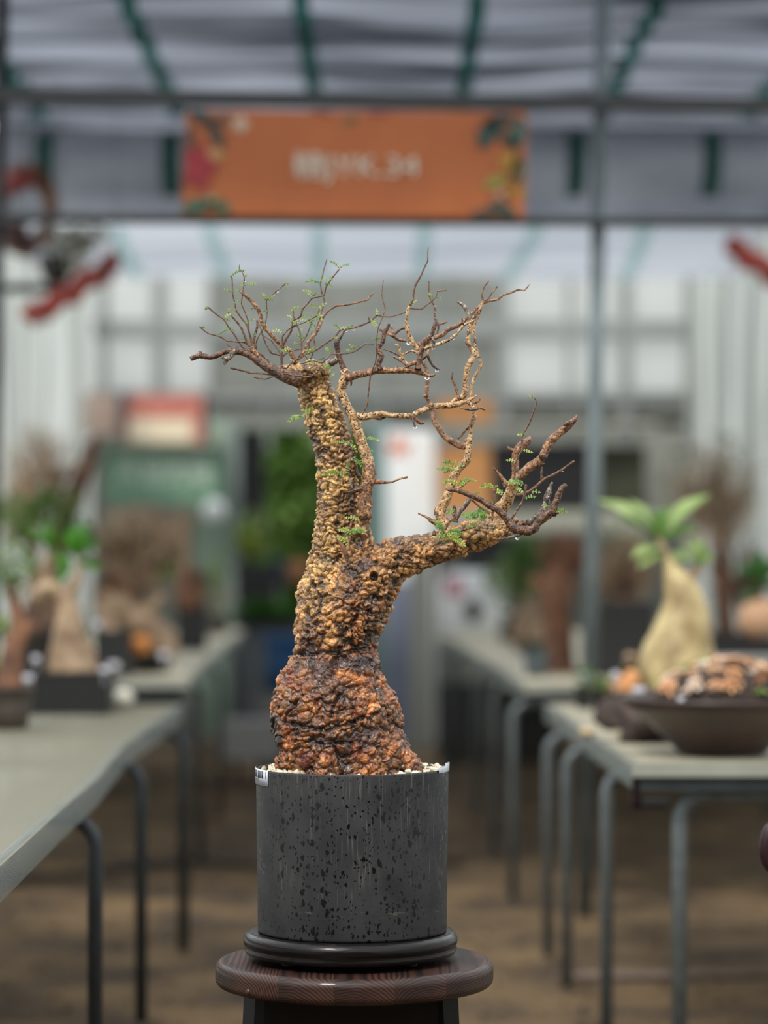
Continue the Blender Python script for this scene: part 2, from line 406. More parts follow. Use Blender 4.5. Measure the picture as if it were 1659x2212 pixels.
def printed(kind, px, py, rx, ry, rgb, rot=0, name='printed_leaf', lobes=0, lab=None):
    mb = MB(); n = 28; c = P(px,py,Yb-.008); k = Yb/F
    vs = [tuple(c)]
    for i in range(n):
        th = 2*math.pi*i/n; q = 1+(.22*math.cos(lobes*th) if lobes else 0)
        if kind == 'leaf': q = .35+.65*abs(math.cos(th))**1.5 if abs(math.cos(th))>.2 else .35
        x_, z_ = rx*math.cos(th)*q, ry*math.sin(th)*(q if kind != 'leaf' else 1.0)
        xr = x_*math.cos(rot)-z_*math.sin(rot); zr = x_*math.sin(rot)+z_*math.cos(rot)
        vs.append((c.x+xr*k, c.y, c.z+zr*k))
    vs2 = [(v[0], v[1]+.0015, v[2]) for v in vs]
    fs = [(0, 1+(i+1)%n, 1+i) for i in range(n)]+[(1+i, 1+(i+1)%n, n+2+(i+1)%n, n+2+i) for i in range(n)]
    return MB().add(vs+vs2, fs).build(name, mat('print_%d_%d' % (px,py), tuple(int(q*.8) for q in rgb), .6, var=.25, scale=40), bt, smooth=False, label=lab)
printed('f', 430, 362, 32, 46, (176,32,40), 0, 'printed_flower', 5, 'red flower print')
printed('f', 466, 333, 18, 13, (214,160,100), 0, 'printed_flower', 5, 'peach flower print')
printed('f', 519, 268, 17, 15, (222,196,170), 0, 'printed_flower', 5, 'pale flower print')
printed('leaf', 436, 254, 32, 13, (22,58,56), -.5); printed('leaf', 466, 290, 34, 14, (60,58,44), -1.1); printed('leaf', 478, 258, 20, 9, (90,80,64), .3)
printed('leaf', 425, 445, 34, 15, (36,110,84), .2); printed('leaf', 478, 446, 24, 13, (60,110,76), -.3); printed('f', 457, 437, 16, 13, (150,180,140), 0, 'printed_flower', 5, 'mint flower print')
printed('f', 412, 300, 10, 30, (112,60,44))
printed('leaf', 1052, 290, 34, 20, (24,72,62), 1.2); printed('leaf', 1078, 262, 34, 16, (30,52,48), .2); printed('leaf', 1118, 290, 40, 15, (24,100,88), 1.4); printed('leaf', 1096, 300, 30, 12, (60,70,56), -.7)
printed('f', 1100, 350, 22, 22, (196,142,40), 0, 'printed_flower', 5, 'gold flower print'); printed('leaf', 1070, 392, 28, 13, (160,156,60), .4); printed('leaf', 1118, 370, 38, 14, (96,96,36), 1.5)
printed('f', 1112, 412, 24, 16, (190,130,32), 0, 'printed_flower', 5, 'gold flower print'); printed('f', 1084, 421, 16, 11, (206,150,120), 0, 'printed_flower', 5, 'peach flower print'); printed('leaf', 1086, 452, 34, 13, (30,70,60), -.4); printed('leaf', 1045, 460, 30, 8, (60,70,60), .1)
printed('leaf', 757, 262, 16, 9, (110,96,52), .4); printed('f', 700, 243, 20, 4, (176,52,34)); printed('f', 820, 244, 24, 4, (180,56,34))
vs, fs = text_geo('糖JYK.34', 54*BY/F)
ws = max(v[0] for v in vs)-min(v[0] for v in vs); sc_ = (270*Yb/F)/ws; c = P(768,361,Yb-.010)
mb = MB().add([(c.x+v[0]*sc_, c.y, c.z+v[1]*1.15) for v in vs], fs)
mb.build('lettering', mat('pale_lettering', (188,178,162), .6), bt, smooth=False, label='pale lettering')

# ------------------------------------------------------------------ benches
def grid_mat(name, rgb, pitch, open_):
    m = bpy.data.materials.new(name); m.use_nodes = True; nt = m.node_tree; N = nt.nodes; L = nt.links
    b = N['Principled BSDF']; b.inputs['Base Color'].default_value = s2l(rgb)+(1,); b.inputs['Roughness'].default_value = .45; b.inputs['Metallic'].default_value = .25
    tc = N.new('ShaderNodeTexCoord'); sp = N.new('ShaderNodeSeparateXYZ'); L.new(tc.outputs['Object'], sp.inputs[0])
    def mth(op, a, b_=None, v=None):
        n = N.new('ShaderNodeMath'); n.operation = op; L.new(a, n.inputs[0])
        if b_ is not None: L.new(b_, n.inputs[1])
        if v is not None: n.inputs[1].default_value = v
        return n.outputs[0]
    xz = mth('ADD', sp.outputs[0], sp.outputs[2]); a = mth('ADD', sp.outputs[1], xz); c = mth('SUBTRACT', sp.outputs[1], xz)
    k = math.pi/pitch
    sa = mth('ABSOLUTE', mth('SINE', mth('MULTIPLY', a, v=k))); sb = mth('ABSOLUTE', mth('SINE', mth('MULTIPLY', c, v=k)))
    pr = mth('MULTIPLY', sa, sb); hole = mth('GREATER_THAN', pr, v=open_)
    t = N.new('ShaderNodeBsdfTransparent'); mx = N.new('ShaderNodeMixShader'); L.new(hole, mx.inputs[0]); L.new(b.outputs[0], mx.inputs[1]); L.new(t.outputs[0], mx.inputs[2])
    L.new(mx.outputs[0], N['Material Output'].inputs[0])
    bp = N.new('ShaderNodeBump'); bp.inputs['Strength'].default_value = .6; bp.inputs['Distance'].default_value = .002; bp.invert = True
    L.new(pr, bp.inputs['Height']); L.new(bp.outputs[0], b.inputs['Normal'])
    return m
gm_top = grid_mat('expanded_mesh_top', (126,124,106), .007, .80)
gm_far = grid_mat('lit_mesh_top', (214,206,182), .007, .85); gm_right = grid_mat('pale_mesh_top', (186,180,158), .007, .82)  # far top: stronger rear light painted in as a paler mesh colour
gm_side = grid_mat('expanded_mesh_side', (132,140,136), .0085, .42)
def interp(tab, y):
    if y <= tab[0][0]: return tab[0][1]
    for (a, b) in zip(tab[:-1], tab[1:]):
        if y <= b[0]: return a[1]+(b[1]-a[1])*(y-a[0])/(b[0]-a[0])
    return tab[-1][1]
def bench(label, edge, Y0, Y1, width, sgn, z, legs, drop=.055, top=None):
    """sgn -1: the bench lies left of its aisle edge; legs: list of (Y, pipe radius, kind)"""
    root = thing('plant_bench', label, 'bench', (interp(edge,(Y0+Y1)/2)+sgn*width/2, (Y0+Y1)/2, 0))
    n = 60; m_ = 8; mb = MB()
    for j in range(n+1):
        Y = Y0+(Y1-Y0)*j/n; xe = interp(edge, Y)
        for i in range(m_+1):
            u = i/m_; mb.v.append((xe+sgn*width*u, Y, z-.006*math.sin(math.pi*u)+.004*mnoise.noise(Vector((Y*1.3,u*2,z*7)))*(1 if i else .3)))
    for j in range(n):
        for i in range(m_):
            a = j*(m_+1)+i; mb.f.append((a,a+1,a+m_+2,a+m_+1))
    mb.build('mesh_top', top or gm_top, root)
    mb = MB()
    for j in range(n+1):
        Y = Y0+(Y1-Y0)*j/n; xe = interp(edge, Y); mb.v += [(xe,Y,z-drop),(xe,Y,z-.004),(xe+sgn*.008,Y,z+.002),(xe+sgn*.02,Y,z)]
    for j in range(n):
        for q in range(3): a = j*4+q; mb.f.append((a,a+4,a+5,a+1))
    mb.build('edge_flange', gm_side, root)
    x0 = interp(edge, Y0); x1 = x0+sgn*width
    mb = MB().box(min(x0,x1), max(x0,x1), Y0-.003, Y0+.003, z-.028, z+.003); mb.build('end_flange', mat('flange_metal', (160,162,150), .4, var=.15, scale=9, metal=.3), root, smooth=False)
    MB().box(min(x0+sgn*.02,x1), max(x0+sgn*.02,x1), Y0+.012, Y0+.05, z-.06, z-.03).build('end_rail', 'steel_dark', root, smooth=False)
    for (Y, r, inset) in legs:
        xe = interp(edge, Y)+sgn*inset; xo = xe+sgn*(width-.15-inset); zt = z-.075
        cr = .06
        pts = [(xe,Y,0),(xe,Y,zt-cr)]+[(xe+sgn*cr*(1-math.cos(t)), Y, zt-cr+cr*math.sin(t)) for t in (.26,.52,.79,1.05,1.31,1.57)]
        pts += [(xo-sgn*cr,Y,zt)]+[(xo-sgn*cr*(1-math.sin(t)), Y, zt-cr+cr*math.cos(t)) for t in (.26,.52,.79,1.05,1.31,1.57)]+[(xo,Y,0)]
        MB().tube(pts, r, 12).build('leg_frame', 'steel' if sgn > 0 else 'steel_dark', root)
    return root
LZ = .74
Ledge = [(3.3,-.555),(4.03,-.569),(4.9,-.583),(5.6,-.590),(6.6,-.628),(7.4,-.622),(8.4,-.620)]
bench('long mesh-topped bench nearest on the left, carrying the black trough', Ledge, 3.3, 8.4, 1.5, -1, LZ, [(3.9,.016,.01),(5.55,.016,.0),(7.0,.016,.0),(8.25,.017,-.012)])
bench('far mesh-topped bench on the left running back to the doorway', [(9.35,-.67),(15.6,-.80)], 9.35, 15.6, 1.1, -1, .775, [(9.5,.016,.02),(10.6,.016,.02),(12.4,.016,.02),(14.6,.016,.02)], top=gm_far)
Redge = [(6.0,.547),(8.45,.50)]
rb = bench('mesh-topped bench nearest on the right, carrying the wide brown bowl', Redge, 6.0, 8.45, 1.3, 1, LZ, [(6.08,.0175,.115),(6.75,.016,.02),(7.55,.015,-.01),(8.15,.015,-.015)], top=gm_right)
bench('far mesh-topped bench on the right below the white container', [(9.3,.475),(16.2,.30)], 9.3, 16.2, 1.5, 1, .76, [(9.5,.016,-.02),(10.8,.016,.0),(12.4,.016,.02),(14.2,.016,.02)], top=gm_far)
MB().tube([(X(1240,7.45),7.45,.045),(2.0,7.6,.045)], .016, 10).build('foot_rail', mat('rusty_rail', (104,88,78), .6, var=.3), rb)
# maroon hook under the corner, and a clamp
h = MB()
Yh = 6.12; a = P(1372,1690,Yh); b = P(1372,1738,Yh); c = P(1440,1738,Yh)
h.box(a.x-.008,a.x+.012,Yh-.02,Yh+.02,b.z-.006,a.z+.012).box(a.x-.008,c.x,Yh-.02,Yh+.02,b.z-.008,b.z+.002)
hk = h.build('shelf_hook', 'maroon', loc=P(1372,1690,Yh), smooth=False); tag(hk, 'maroon L-shaped hook hanging under the right bench corner', 'hook')
MB().box(a.x+.014,c.x+.006,Yh-.016,Yh+.016,b.z+.004,b.z+.014).build('hook_lining', 'steel', hk, smooth=False)
c = P(1556,1690,6.06); t = thing('pipe_clamp', 'round maroon clamp gripping the curved bench pipe', 'clamp', c)
mb = MB().tube([(c.x,6.03,c.z),(c.x,6.09,c.z)], .018, 16); mb.build('clamp_body', 'maroon', t)
MB().tube([(c.x,6.02,c.z),(c.x,6.031,c.z)], .009, 12).build('bolt', 'black_gloss', t)
c = P(1672,1830,4.6); t = thing('towel_hook', 'dark maroon oval hook holding a white towel at the right edge', 'hook', c)
MB().blob(c, (.026,.012,.046), 20, 0).build('hook_body', 'maroon', t)
mb = MB(); 
for i in range(10):
    for j in range(7):
        mb.v.append((c.x-.006+.012*j+.004*math.sin(i*1.3), c.y-.02-.004*math.sin(j*1.9+i*.6), c.z+.048-.011*i))
for i in range(9):
    for j in range(6): q = i*7+j; mb.f.append((q,q+7,q+8,q+1))
mb.build('towel', 'cloth_white', t)

# ------------------------------------------------------------------ stool
SX, SYc = -.0463, TY
SR = .217; SZ = .570
st = thing('stool', 'wet dark-stained round wooden stool the bonsai stands on', 'stool', (SX,SYc,0))
def wood_mat():
    m = bpy.data.materials.new('wet_stained_wood'); m.use_nodes = True; nt = m.node_tree; N = nt.nodes; L = nt.links
    b = N['Principled BSDF']
    tc = N.new('ShaderNodeTexCoord'); mp = N.new('ShaderNodeMapping'); mp.inputs['Scale'].default_value = (1,.04,1); L.new(tc.outputs['Object'], mp.inputs[0])
    nz = N.new('ShaderNodeTexNoise'); nz.inputs['Scale'].default_value = 14; nz.inputs['Detail'].default_value = 3; L.new(mp.outputs[0], nz.inputs['Vector'])
    ad = N.new('ShaderNodeVectorMath'); ad.operation = 'MULTIPLY_ADD'; L.new(nz.outputs['Color'], ad.inputs[0]); ad.inputs[1].default_value = (.03,.0,.03); L.new(mp.outputs[0], ad.inputs[2])
    wv = N.new('ShaderNodeTexWave'); wv.wave_type = 'RINGS'; wv.rings_direction = 'Y'; wv.inputs['Scale'].default_value = 70; wv.inputs['Distortion'].default_value = 1.2; wv.inputs['Detail'].default_value = 2
    L.new(ad.outputs[0], wv.inputs['Vector'])
    r = N.new('ShaderNodeValToRGB'); e = r.color_ramp.elements; e[0].position = .05; e[0].color = s2l((26,15,12))+(1,); e[1].position = .85; e[1].color = s2l((72,43,32))+(1,)
    q = e.new(.4); q.color = s2l((48,29,23))+(1,)
    L.new(wv.outputs['Fac'], r.inputs[0])
    n2 = N.new('ShaderNodeTexNoise'); n2.inputs['Scale'].default_value = 9; L.new(tc.outputs['Object'], n2.inputs['Vector'])
    r2 = N.new('ShaderNodeValToRGB'); r2.color_ramp.elements[0].position = .4; r2.color_ramp.elements[1].position = .62; r2.color_ramp.elements[0].color = (.3,.3,.3,1); r2.color_ramp.elements[1].color = (1,1,1,1)
    L.new(n2.outputs['Fac'], r2.inputs[0])
    mx = N.new('ShaderNodeMix'); mx.data_type = 'RGBA'; mx.blend_type = 'MULTIPLY'; mx.inputs['Factor'].default_value = .8; L.new(r.outputs[0], mx.inputs['A']); L.new(r2.outputs[0], mx.inputs['B'])
    L.new(mx.outputs['Result'], b.inputs['Base Color'])
    b.inputs['Roughness'].default_value = .5; b.inputs['Specular IOR Level'].default_value = .3; b.inputs['Coat Weight'].default_value = .14; b.inputs['Coat Roughness'].default_value = .08
    bp = N.new('ShaderNodeBump'); bp.inputs['Strength'].default_value = .12; bp.inputs['Distance'].default_value = .0008; L.new(wv.outputs['Fac'], bp.inputs['Height']); L.new(bp.outputs[0], b.inputs['Normal'])
    return m
wm = wood_mat()
levels = [(SR-.012+.012*math.sin(t),SZ-.028-.012*math.cos(t)) for t in [k*math.pi/16 for k in range(9)]]+[(SR,SZ-.021)]+[(SR-.014+.014*math.cos(t),SZ-.014+.014*math.sin(t)) for t in [k*math.pi/20 for k in range(11)]]
cuts = [-.217,-.112,-.028,.062,.14,.217]
pith = [(-.19,-.04),(-.085,-.075),(.015,-.07),(.13,-.06),(.22,-.10)]
for i in range(5):
    x0, x1 = cuts[i]+.00005, cuts[i+1]-.00005; mb = MB(); n = 40; KK = 2*(n+1)
    for (r, z) in levels:
        a0, a1 = max(x0,-r+1e-4), min(x1,r-1e-4)
        xs_ = [a0+(a1-a0)*k/n for k in range(n+1)]
        if i == 0: xs_ = [a0+(a1-a0)*(k/n)**2 for k in range(n+1)]
        if i == 4: xs_ = [a1-(a1-a0)*(1-k/n)**2 for k in range(n+1)]
        for x_ in xs_: mb.v.append((SX+x_, SYc-math.sqrt(max(0,r*r-x_*x_)), z))
        for x_ in reversed(xs_): mb.v.append((SX+x_, SYc+math.sqrt(max(0,r*r-x_*x_)), z))
    for l in range(len(levels)-1):
        for k in range(KK):
            k2 = (k+1)%KK; mb.f.append((l*KK+k, l*KK+k2, (l+1)*KK+k2, (l+1)*KK+k))
    for k in range(n):
        mb.f.append((k+1, k, KK-1-k, KK-2-k)); o_ = (len(levels)-1)*KK; mb.f.append((o_+k, o_+k+1, o_+KK-2-k, o_+KK-1-k))
    mb.build('plank', wm, st, loc=(SX+pith[i][0], SYc-.1, SZ+pith[i][1]), smooth=False)
knot = MB().tube([P(538,2143,TY-.1495), P(538,2143,TY-.139)], .006, 14); knot.build('knot', mat('wood_knot', (70,40,28), .4, rgb2=(24,13,10), scale=220), st)
# black frame below the seat
AH = .146
ap = MB(); y0 = SYc-.125; x0 = SX-.004
ap.box(x0-AH,x0+AH,y0,y0+.022,SZ-.125,SZ-.0405); ap.build('apron', 'black_gloss', st, smooth=False)
MB().box(x0-AH,x0+AH,SYc+.103,SYc+.125,SZ-.125,SZ-.0405).build('apron', 'black_gloss', st, smooth=False)
for s in (-1,1):
    MB().box(x0+s*AH-.011,x0+s*AH+.011,y0+.023,SYc+.102,SZ-.125,SZ-.0405).build('apron', 'black_gloss', st, smooth=False)
    for s2 in (-1,1):
        xa = x0+s*(AH-.004); ya = SYc+s2*.115
        MB().tube([(xa+s*.03,ya+s2*.02,0),(xa,ya,SZ-.041)], [.017,.021], 4).build('leg', 'black_gloss', st, smooth=False)
# round turntable tray
tr = thing('plant_tray', 'round black glossy tray under the dark grey pot', 'tray', (X(757,TY),TY,SZ))
tm = mat('wet_black_wood', (20,15,14), .25, rgb2=(10,8,8), scale=18, stretch=(1,1,9), bump=.12, bscale=60, coat=.1, spec=.22)
tx = X(757,TY); TZ0, TZ1 = SZ+.009, .6148
R = .1675
MB().lathe([(R-.012,TZ0),(R-.004,TZ0+.002),(R-.001,TZ0+.009),(R-.004,TZ0+.0125),(R-.001,TZ0+.016),(R,TZ0+.024),(R-.002,TZ1-.006),(R-.007,TZ1-.001),(R-.013,TZ1)], (tx,TY,0), 96).build('tray_disc', tm, tr)
for a in range(4):
    th = math.pi*(.25+.5*a); q = (tx+.13*math.cos(th), TY+.13*math.sin(th), 0)
    MB().lathe([(.011,SZ),(.012,SZ+.004),(.011,TZ0+.001)], q, 16).build('foot', 'black_gloss', tr)

# ------------------------------------------------------------------ pot
PX, PR, PZ0, PZ1 = X(761,TY), .1503, .6150, .8690
def pot_mat():
    m = bpy.data.materials.new('splashed_grey_plastic'); m.use_nodes = True; nt = m.node_tree; N = nt.nodes; L = nt.links
    b = N['Principled BSDF']; b.inputs['Specular IOR Level'].default_value = .28
    tc = N.new('ShaderNodeTexCoord')
    def mapn(s):
        mp = N.new('ShaderNodeMapping'); mp.inputs['Scale'].default_value = s; L.new(tc.outputs['Object'], mp.inputs[0]); return mp.outputs[0]
    def ramp(src, a, b_, ca=(0,0,0,1), cb=(1,1,1,1)):
        r = N.new('ShaderNodeValToRGB'); r.color_ramp.elements[0].position = a; r.color_ramp.elements[1].position = b_; r.color_ramp.elements[0].color = ca; r.color_ramp.elements[1].color = cb
        L.new(src, r.inputs[0]); return r.outputs[0]
    def noise(s, scale, det=4):
        n = N.new('ShaderNodeTexNoise'); n.inputs['Scale'].default_value = scale; n.inputs['Detail'].default_value = det; L.new(mapn(s), n.inputs['Vector']); return n.outputs['Fac']
    def mix(f, A, B, bt='MIX'):
        x = N.new('ShaderNodeMix'); x.data_type = 'RGBA'; x.blend_type = bt
        if isinstance(f, float): x.inputs['Factor'].default_value = f
        else: L.new(f, x.inputs['Factor'])
        for i, v in (('A',A),('B',B)):
            if isinstance(v, tuple): x.inputs[i].default_value = v
            else: L.new(v, x.inputs[i])
        return x.outputs['Result']
    basec = mix(ramp(noise((1,1,1), 16, 5), .35, .7), s2l((34,34,37))+(1,), s2l((50,50,51))+(1,))
    streak = ramp(noise((1,1,.035), 420, 3), .56, .76)
    zone = ramp(noise((1,1,.6), 22, 3), .42, .62)
    mm = N.new('ShaderNodeMath'); mm.operation = 'MULTIPLY'; L.new(streak, mm.inputs[0]); L.new(zone, mm.inputs[1])
    sp = N.new('ShaderNodeSeparateXYZ'); L.new(tc.outputs['Object'], sp.inputs[0])
    mr = N.new('ShaderNodeMapRange'); mr.inputs['From Min'].default_value = .035; mr.inputs['From Max'].default_value = .075; L.new(sp.outputs[2], mr.inputs['Value'])
    m2 = N.new('ShaderNodeMath'); m2.operation = 'MULTIPLY'; L.new(mm.outputs[0], m2.inputs[0]); L.new(mr.outputs[0], m2.inputs[1])
    c1 = mix(m2.outputs[0], basec, s2l((96,94,88))+(1,))
    # horizontal scuffs near the foot
    sc1 = ramp(noise((1,1,14), 34, 5), .6, .74)
    bnd = N.new('ShaderNodeMapRange'); bnd.interpolation_type = 'SMOOTHSTEP'
    ab = N.new('ShaderNodeMath'); ab.operation = 'SUBTRACT'; L.new(sp.outputs[2], ab.inputs[0]); ab.inputs[1].default_value = .041
    ab2 = N.new('ShaderNodeMath'); ab2.operation = 'ABSOLUTE'; L.new(ab.outputs[0], ab2.inputs[0])
    bnd.inputs['From Min'].default_value = .008; bnd.inputs['From Max'].default_value = 0.0; L.new(ab2.outputs[0], bnd.inputs['Value'])
    m3 = N.new('ShaderNodeMath'); m3.operation = 'MULTIPLY'; L.new(sc1, m3.inputs[0]); L.new(bnd.outputs[0], m3.inputs[1])
    c2 = mix(m3.outputs[0], c1, s2l((112,108,92))+(1,))
    # wet splashes: irregular dark drops of several sizes
    def drops(scale, th, s):
        nw = N.new('ShaderNodeTexNoise'); nw.inputs['Scale'].default_value = scale*1.3; L.new(mapn(s), nw.inputs['Vector'])
        va = N.new('ShaderNodeVectorMath'); va.operation = 'MULTIPLY_ADD'; L.new(nw.outputs['Color'], va.inputs[0]); va.inputs[1].default_value = (.9/scale,)*3; L.new(mapn(s), va.inputs[2])
        v = N.new('ShaderNodeTexVoronoi'); v.inputs['Scale'].default_value = scale; v.inputs['Randomness'].default_value = 1; L.new(va.outputs[0], v.inputs['Vector'])
        sub = N.new('ShaderNodeSeparateColor'); L.new(v.outputs['Color'], sub.inputs[0])
        ml = N.new('ShaderNodeMath'); ml.operation = 'MULTIPLY'; L.new(sub.outputs[0], ml.inputs[0]); L.new(sub.outputs[1], ml.inputs[1])
        m4 = N.new('ShaderNodeMath'); m4.operation = 'MULTIPLY'; L.new(ml.outputs[0], m4.inputs[0]); m4.inputs[1].default_value = th
        ls = N.new('ShaderNodeMath'); ls.operation = 'LESS_THAN'; L.new(v.outputs['Distance'], ls.inputs[0]); L.new(m4.outputs[0], ls.inputs[1])
        return ls.outputs[0]
    d1 = drops(130, .66, (1,1,.62)); d2 = drops(230, .66, (1,1,.7)); mx1 = N.new('ShaderNodeMath'); mx1.operation = 'MAXIMUM'; L.new(d1, mx1.inputs[0]); L.new(d2, mx1.inputs[1])
    c3 = mix(mx1.outputs[0], c2, s2l((10,10,12))+(1,))
    L.new(c3, b.inputs['Base Color'])
    rr = N.new('ShaderNodeMapRange'); rr.inputs['To Min'].default_value = .6; rr.inputs['To Max'].default_value = .22; L.new(mx1.outputs[0], rr.inputs['Value']); L.new(rr.outputs[0], b.inputs['Roughness'])
    bp = N.new('ShaderNodeBump'); bp.inputs['Strength'].default_value = .25; bp.inputs['Distance'].default_value = .001
    L.new(mx1.outputs[0], bp.inputs['Height']); L.new(bp.outputs[0], b.inputs['Normal'])
    return m
pt = thing('plant_pot', 'dark grey cylindrical plastic pot spotted with water, holding the bonsai', 'pot', (PX,TY,PZ0))
pm = pot_mat()
MB().lathe([(.002,PZ0+.001),(PR-.006,PZ0),(PR-.003,PZ0+.0008),(PR-.0028,PZ0+.004),(PR,PZ1-.003),(PR-.0004,PZ1-.0008),(PR-.002,PZ1),(PR-.0042,PZ1),(PR-.0055,PZ1-.002),(PR-.0068,PZ1-.06),(.002,PZ1-.06)], (PX,TY,0), 160).build('pot_body', pm, pt)
def cyl(th, r, z): return (PX+r*math.sin(th), TY-r*math.cos(th), z)
def cylpatch(mb, t0, t1, r, z0_, z1_, n=16, thick=.0004):
    vs = []
    for i in range(n+1):
        th = t0+(t1-t0)*i/n
        vs += [cyl(th,r,z0_), cyl(th,r,z1_), cyl(th,r-thick,z0_), cyl(th,r-thick,z1_)]
    fs = []
    for i in range(n):
        o = i*4; fs += [(o,o+4,o+5,o+1),(o+1,o+5,o+7,o+3),(o+4,o,o+2,o+6)]
    fs += [(0,1,3,2),(n*4,n*4+2,n*4+3,n*4+1)]
    return mb.add(vs, fs)
lb = cylpatch(MB(), math.radians(-97), math.radians(-58.5), PR+.0010, PZ1-.0235, PZ1+.0012).build('barcode_label', mat('silvery_label', (196,202,214), .35, var=.12, scale=60), pt, label='silvery barcode sticker')
th = math.radians(-94); rb_ = random.Random(3)
mb = MB()
while th < math.radians(-61):
    wd = math.radians(rb_.choice([.5,.9,1.5,2.2])); cylpatch(mb, th, min(th+wd,math.radians(-60)), PR+.0014, PZ1-.0125, PZ1-.001, 3, .0003); th += wd+math.radians(rb_.choice([.6,.9,1.6]))
mb.build('bar_print', mat('label_ink', (58,62,72), .5), lb)
vs, fs = text_geo('024107', .006)
MB().add([cyl(math.radians(-76)+v[0]/PR*1.5, PR+.0015, PZ1-.0158+v[1]) for v in vs], fs).build('digit_print', mat('label_ink_2', (70,76,88), .5), lb, smooth=False)
# torn clear film on the right rim
mb = MB(); n = 14
for i in range(n+1):
    th = math.radians(62+30*i/n); zz = .0015+.004*max(0,math.sin(i/n*math.pi))+(.006 if i > 10 else 0)*(1-(abs(i-12)/3)); 
    mb.v += [cyl(th, PR+.0012, PZ1-.004), cyl(th, PR+.0016, PZ1+zz), cyl(th, PR-.005, PZ1+zz*.7+.0006)]
for i in range(n):
    o = i*3; mb.f += [(o,o+3,o+4,o+1),(o+1,o+4,o+5,o+2)]
mb.build('film_scrap', mat('clear_film', (150,156,160), .25, var=.2, scale=90), pt, label='torn clear film on the rim')
# pumice top dressing
gv = thing('pumice_gravel', 'off-white pumice pebbles around the trunk foot inside the grey pot', 'pebbles', (PX,TY,PZ1-.01))
MB().lathe([(PR-.0072,PZ1-.030),(PR-.0074,PZ1-.0165),(.001,PZ1-.014)], (PX,TY,0), 40).build('gravel_bed', 'soil', gv, kind='stuff')
peb_m = [mat('pumice_white', (232,224,204), .8, rgb2=(190,176,146), scale=160, bump=.4, bscale=300), mat('pumice_tan', (206,188,150), .8, rgb2=(150,124,88), scale=160), mat('lava_black', (46,46,50), .7)]
pm_mesh = []
for k in range(8):
    mb = MB().blob((0,0,0), (.0052,.0046,.0038), 8, .5, seed=k+1); o = mb.build('pebble', peb_m[0 if k < 5 else (1 if k < 7 else 2)], None, loc=(0,0,0)); pm_mesh.append(o.data)
    bpy.data.objects.remove(o)
spots = []; tries = 0
while len(spots) < 260 and tries < 20000:
    tries += 1; th = rnd.uniform(0, 2*math.pi); r = (PR-.012)*math.sqrt(rnd.random()); x_ = r*math.sin(th); y_ = -r*math.cos(th)
    if ((x_+.008)**2+(y_)**2)**.5 < .098: continue
    if any((x_-q[0])**2+(y_-q[1])**2 < .0072**2 for q in spots): continue
    spots.append((x_, y_))
for (x_, y_) in spots:
    o = bpy.data.objects.new('pebble', rnd.choice(pm_mesh[:5]*3+pm_mesh[5:])); COL.objects.link(o); o.parent = gv
    o.location = (x_, y_, rnd.uniform(-.003,.003)+(.006 if abs(x_) > .075 else 0)); o.rotation_euler = [rnd.uniform(0,6) for _ in range(3)]; s_ = rnd.uniform(.75,1.35); o.scale = (s_,s_,s_)

# ------------------------------------------------------------------ bonsai trunk
tree = thing('bonsai_tree', 'old knobbly-barked bonsai with a twisted trunk and bare spreading branches', 'tree', (PX,TY,PZ1-.02))
K = TY/F
T_main = [(750,1725,138),(753,1680,144),(748,1640,142),(738,1600,140),(726,1550,141),(717,1500,132),(719,1460,116),(722,1430,97),(729,1400,86),(728,1370,92),(735,1330,96),(748,1290,98)]
T_left = [(715,1340,76),(703,1285,66),(711,1240,52),(718,1180,45),(724,1130,45),(728,1080,43),(728,1040,43),(725,1000,43),(717,960,42),(708,930,41),(698,900,42),(688,870,38),(681,840,37),(678,820,37),(684,806,33)]
T_right = [(755,1340,76),(778,1290,76),(806,1250,66),(850,1212,50),(900,1197,42),(950,1181,35),(1000,1164,33),(1040,1153,32),(1075,1145,26),(1104,1143,16)]
T_stem = [(770,1240,40),(775,1205,34),(782,1180,26),(783,1140,18),(784,1100,15),(789,1060,15),(795,1028,13),(795,1005,12)]
T_hub = [(606,797,9),(625,803,17),(650,806,24),(680,806,27),(702,800,19),(712,796,9)]
T_root = [(835,1645,56),(872,1656,38),(896,1672,27),(912,1690,18)]
T_root2 = [(630,1650,40),(612,1680,28),(600,1700,20)]
mb = MB(); skel = []
for k, (t_, dy) in enumerate(((T_main,0),(T_left,.012),(T_right,-.012),(T_stem,-.02),(T_root,-.03),(T_root2,-.02),(T_hub,-.004))):
    pts = [P(x_,y_,TY)+Vector((0,dy,0)) for (x_,y_,r_) in t_]; rad = [r_*K*.985 for (_,_,r_) in t_]
    pr, rr = resample(pts, rad, .012)
    mb.tube(pr, rr, 28)
    for p_, r_ in zip(pr, rr): skel.append((p_.x,p_.y,p_.z,r_,k))
to = mb.build('trunk', 'brown', tree)
rm = to.modifiers.new('r', 'REMESH'); rm.mode = 'VOXEL'; rm.voxel_size = .00125; rm.use_smooth_shade = True
sm = to.modifiers.new('s', 'SMOOTH'); sm.factor = .5; sm.iterations = 14
dg = bpy.context.evaluated_depsgraph_get(); me = bpy.data.meshes.new_from_object(to.evaluated_get(dg)); old = to.data
to.modifiers.clear(); to.data = me; me.name = 'trunk'
import bmesh
bm_ = bmesh.new(); bm_.from_mesh(me); bm_.verts.ensure_lookup_table(); seen = bytearray(len(bm_.verts)); comps = []
for v0 in bm_.verts:
    if seen[v0.index]: continue
    stack = [v0]; seen[v0.index] = 1; comp = []
    while stack:
        v_ = stack.pop(); comp.append(v_)
        for e_ in v_.link_edges:
            o_ = e_.other_vert(v_)
            if not seen[o_.index]: seen[o_.index] = 1; stack.append(o_)
    comps.append(comp)
comps.sort(key=len)
for comp in comps[:-1]: bmesh.ops.delete(bm_, geom=comp, context='VERTS')
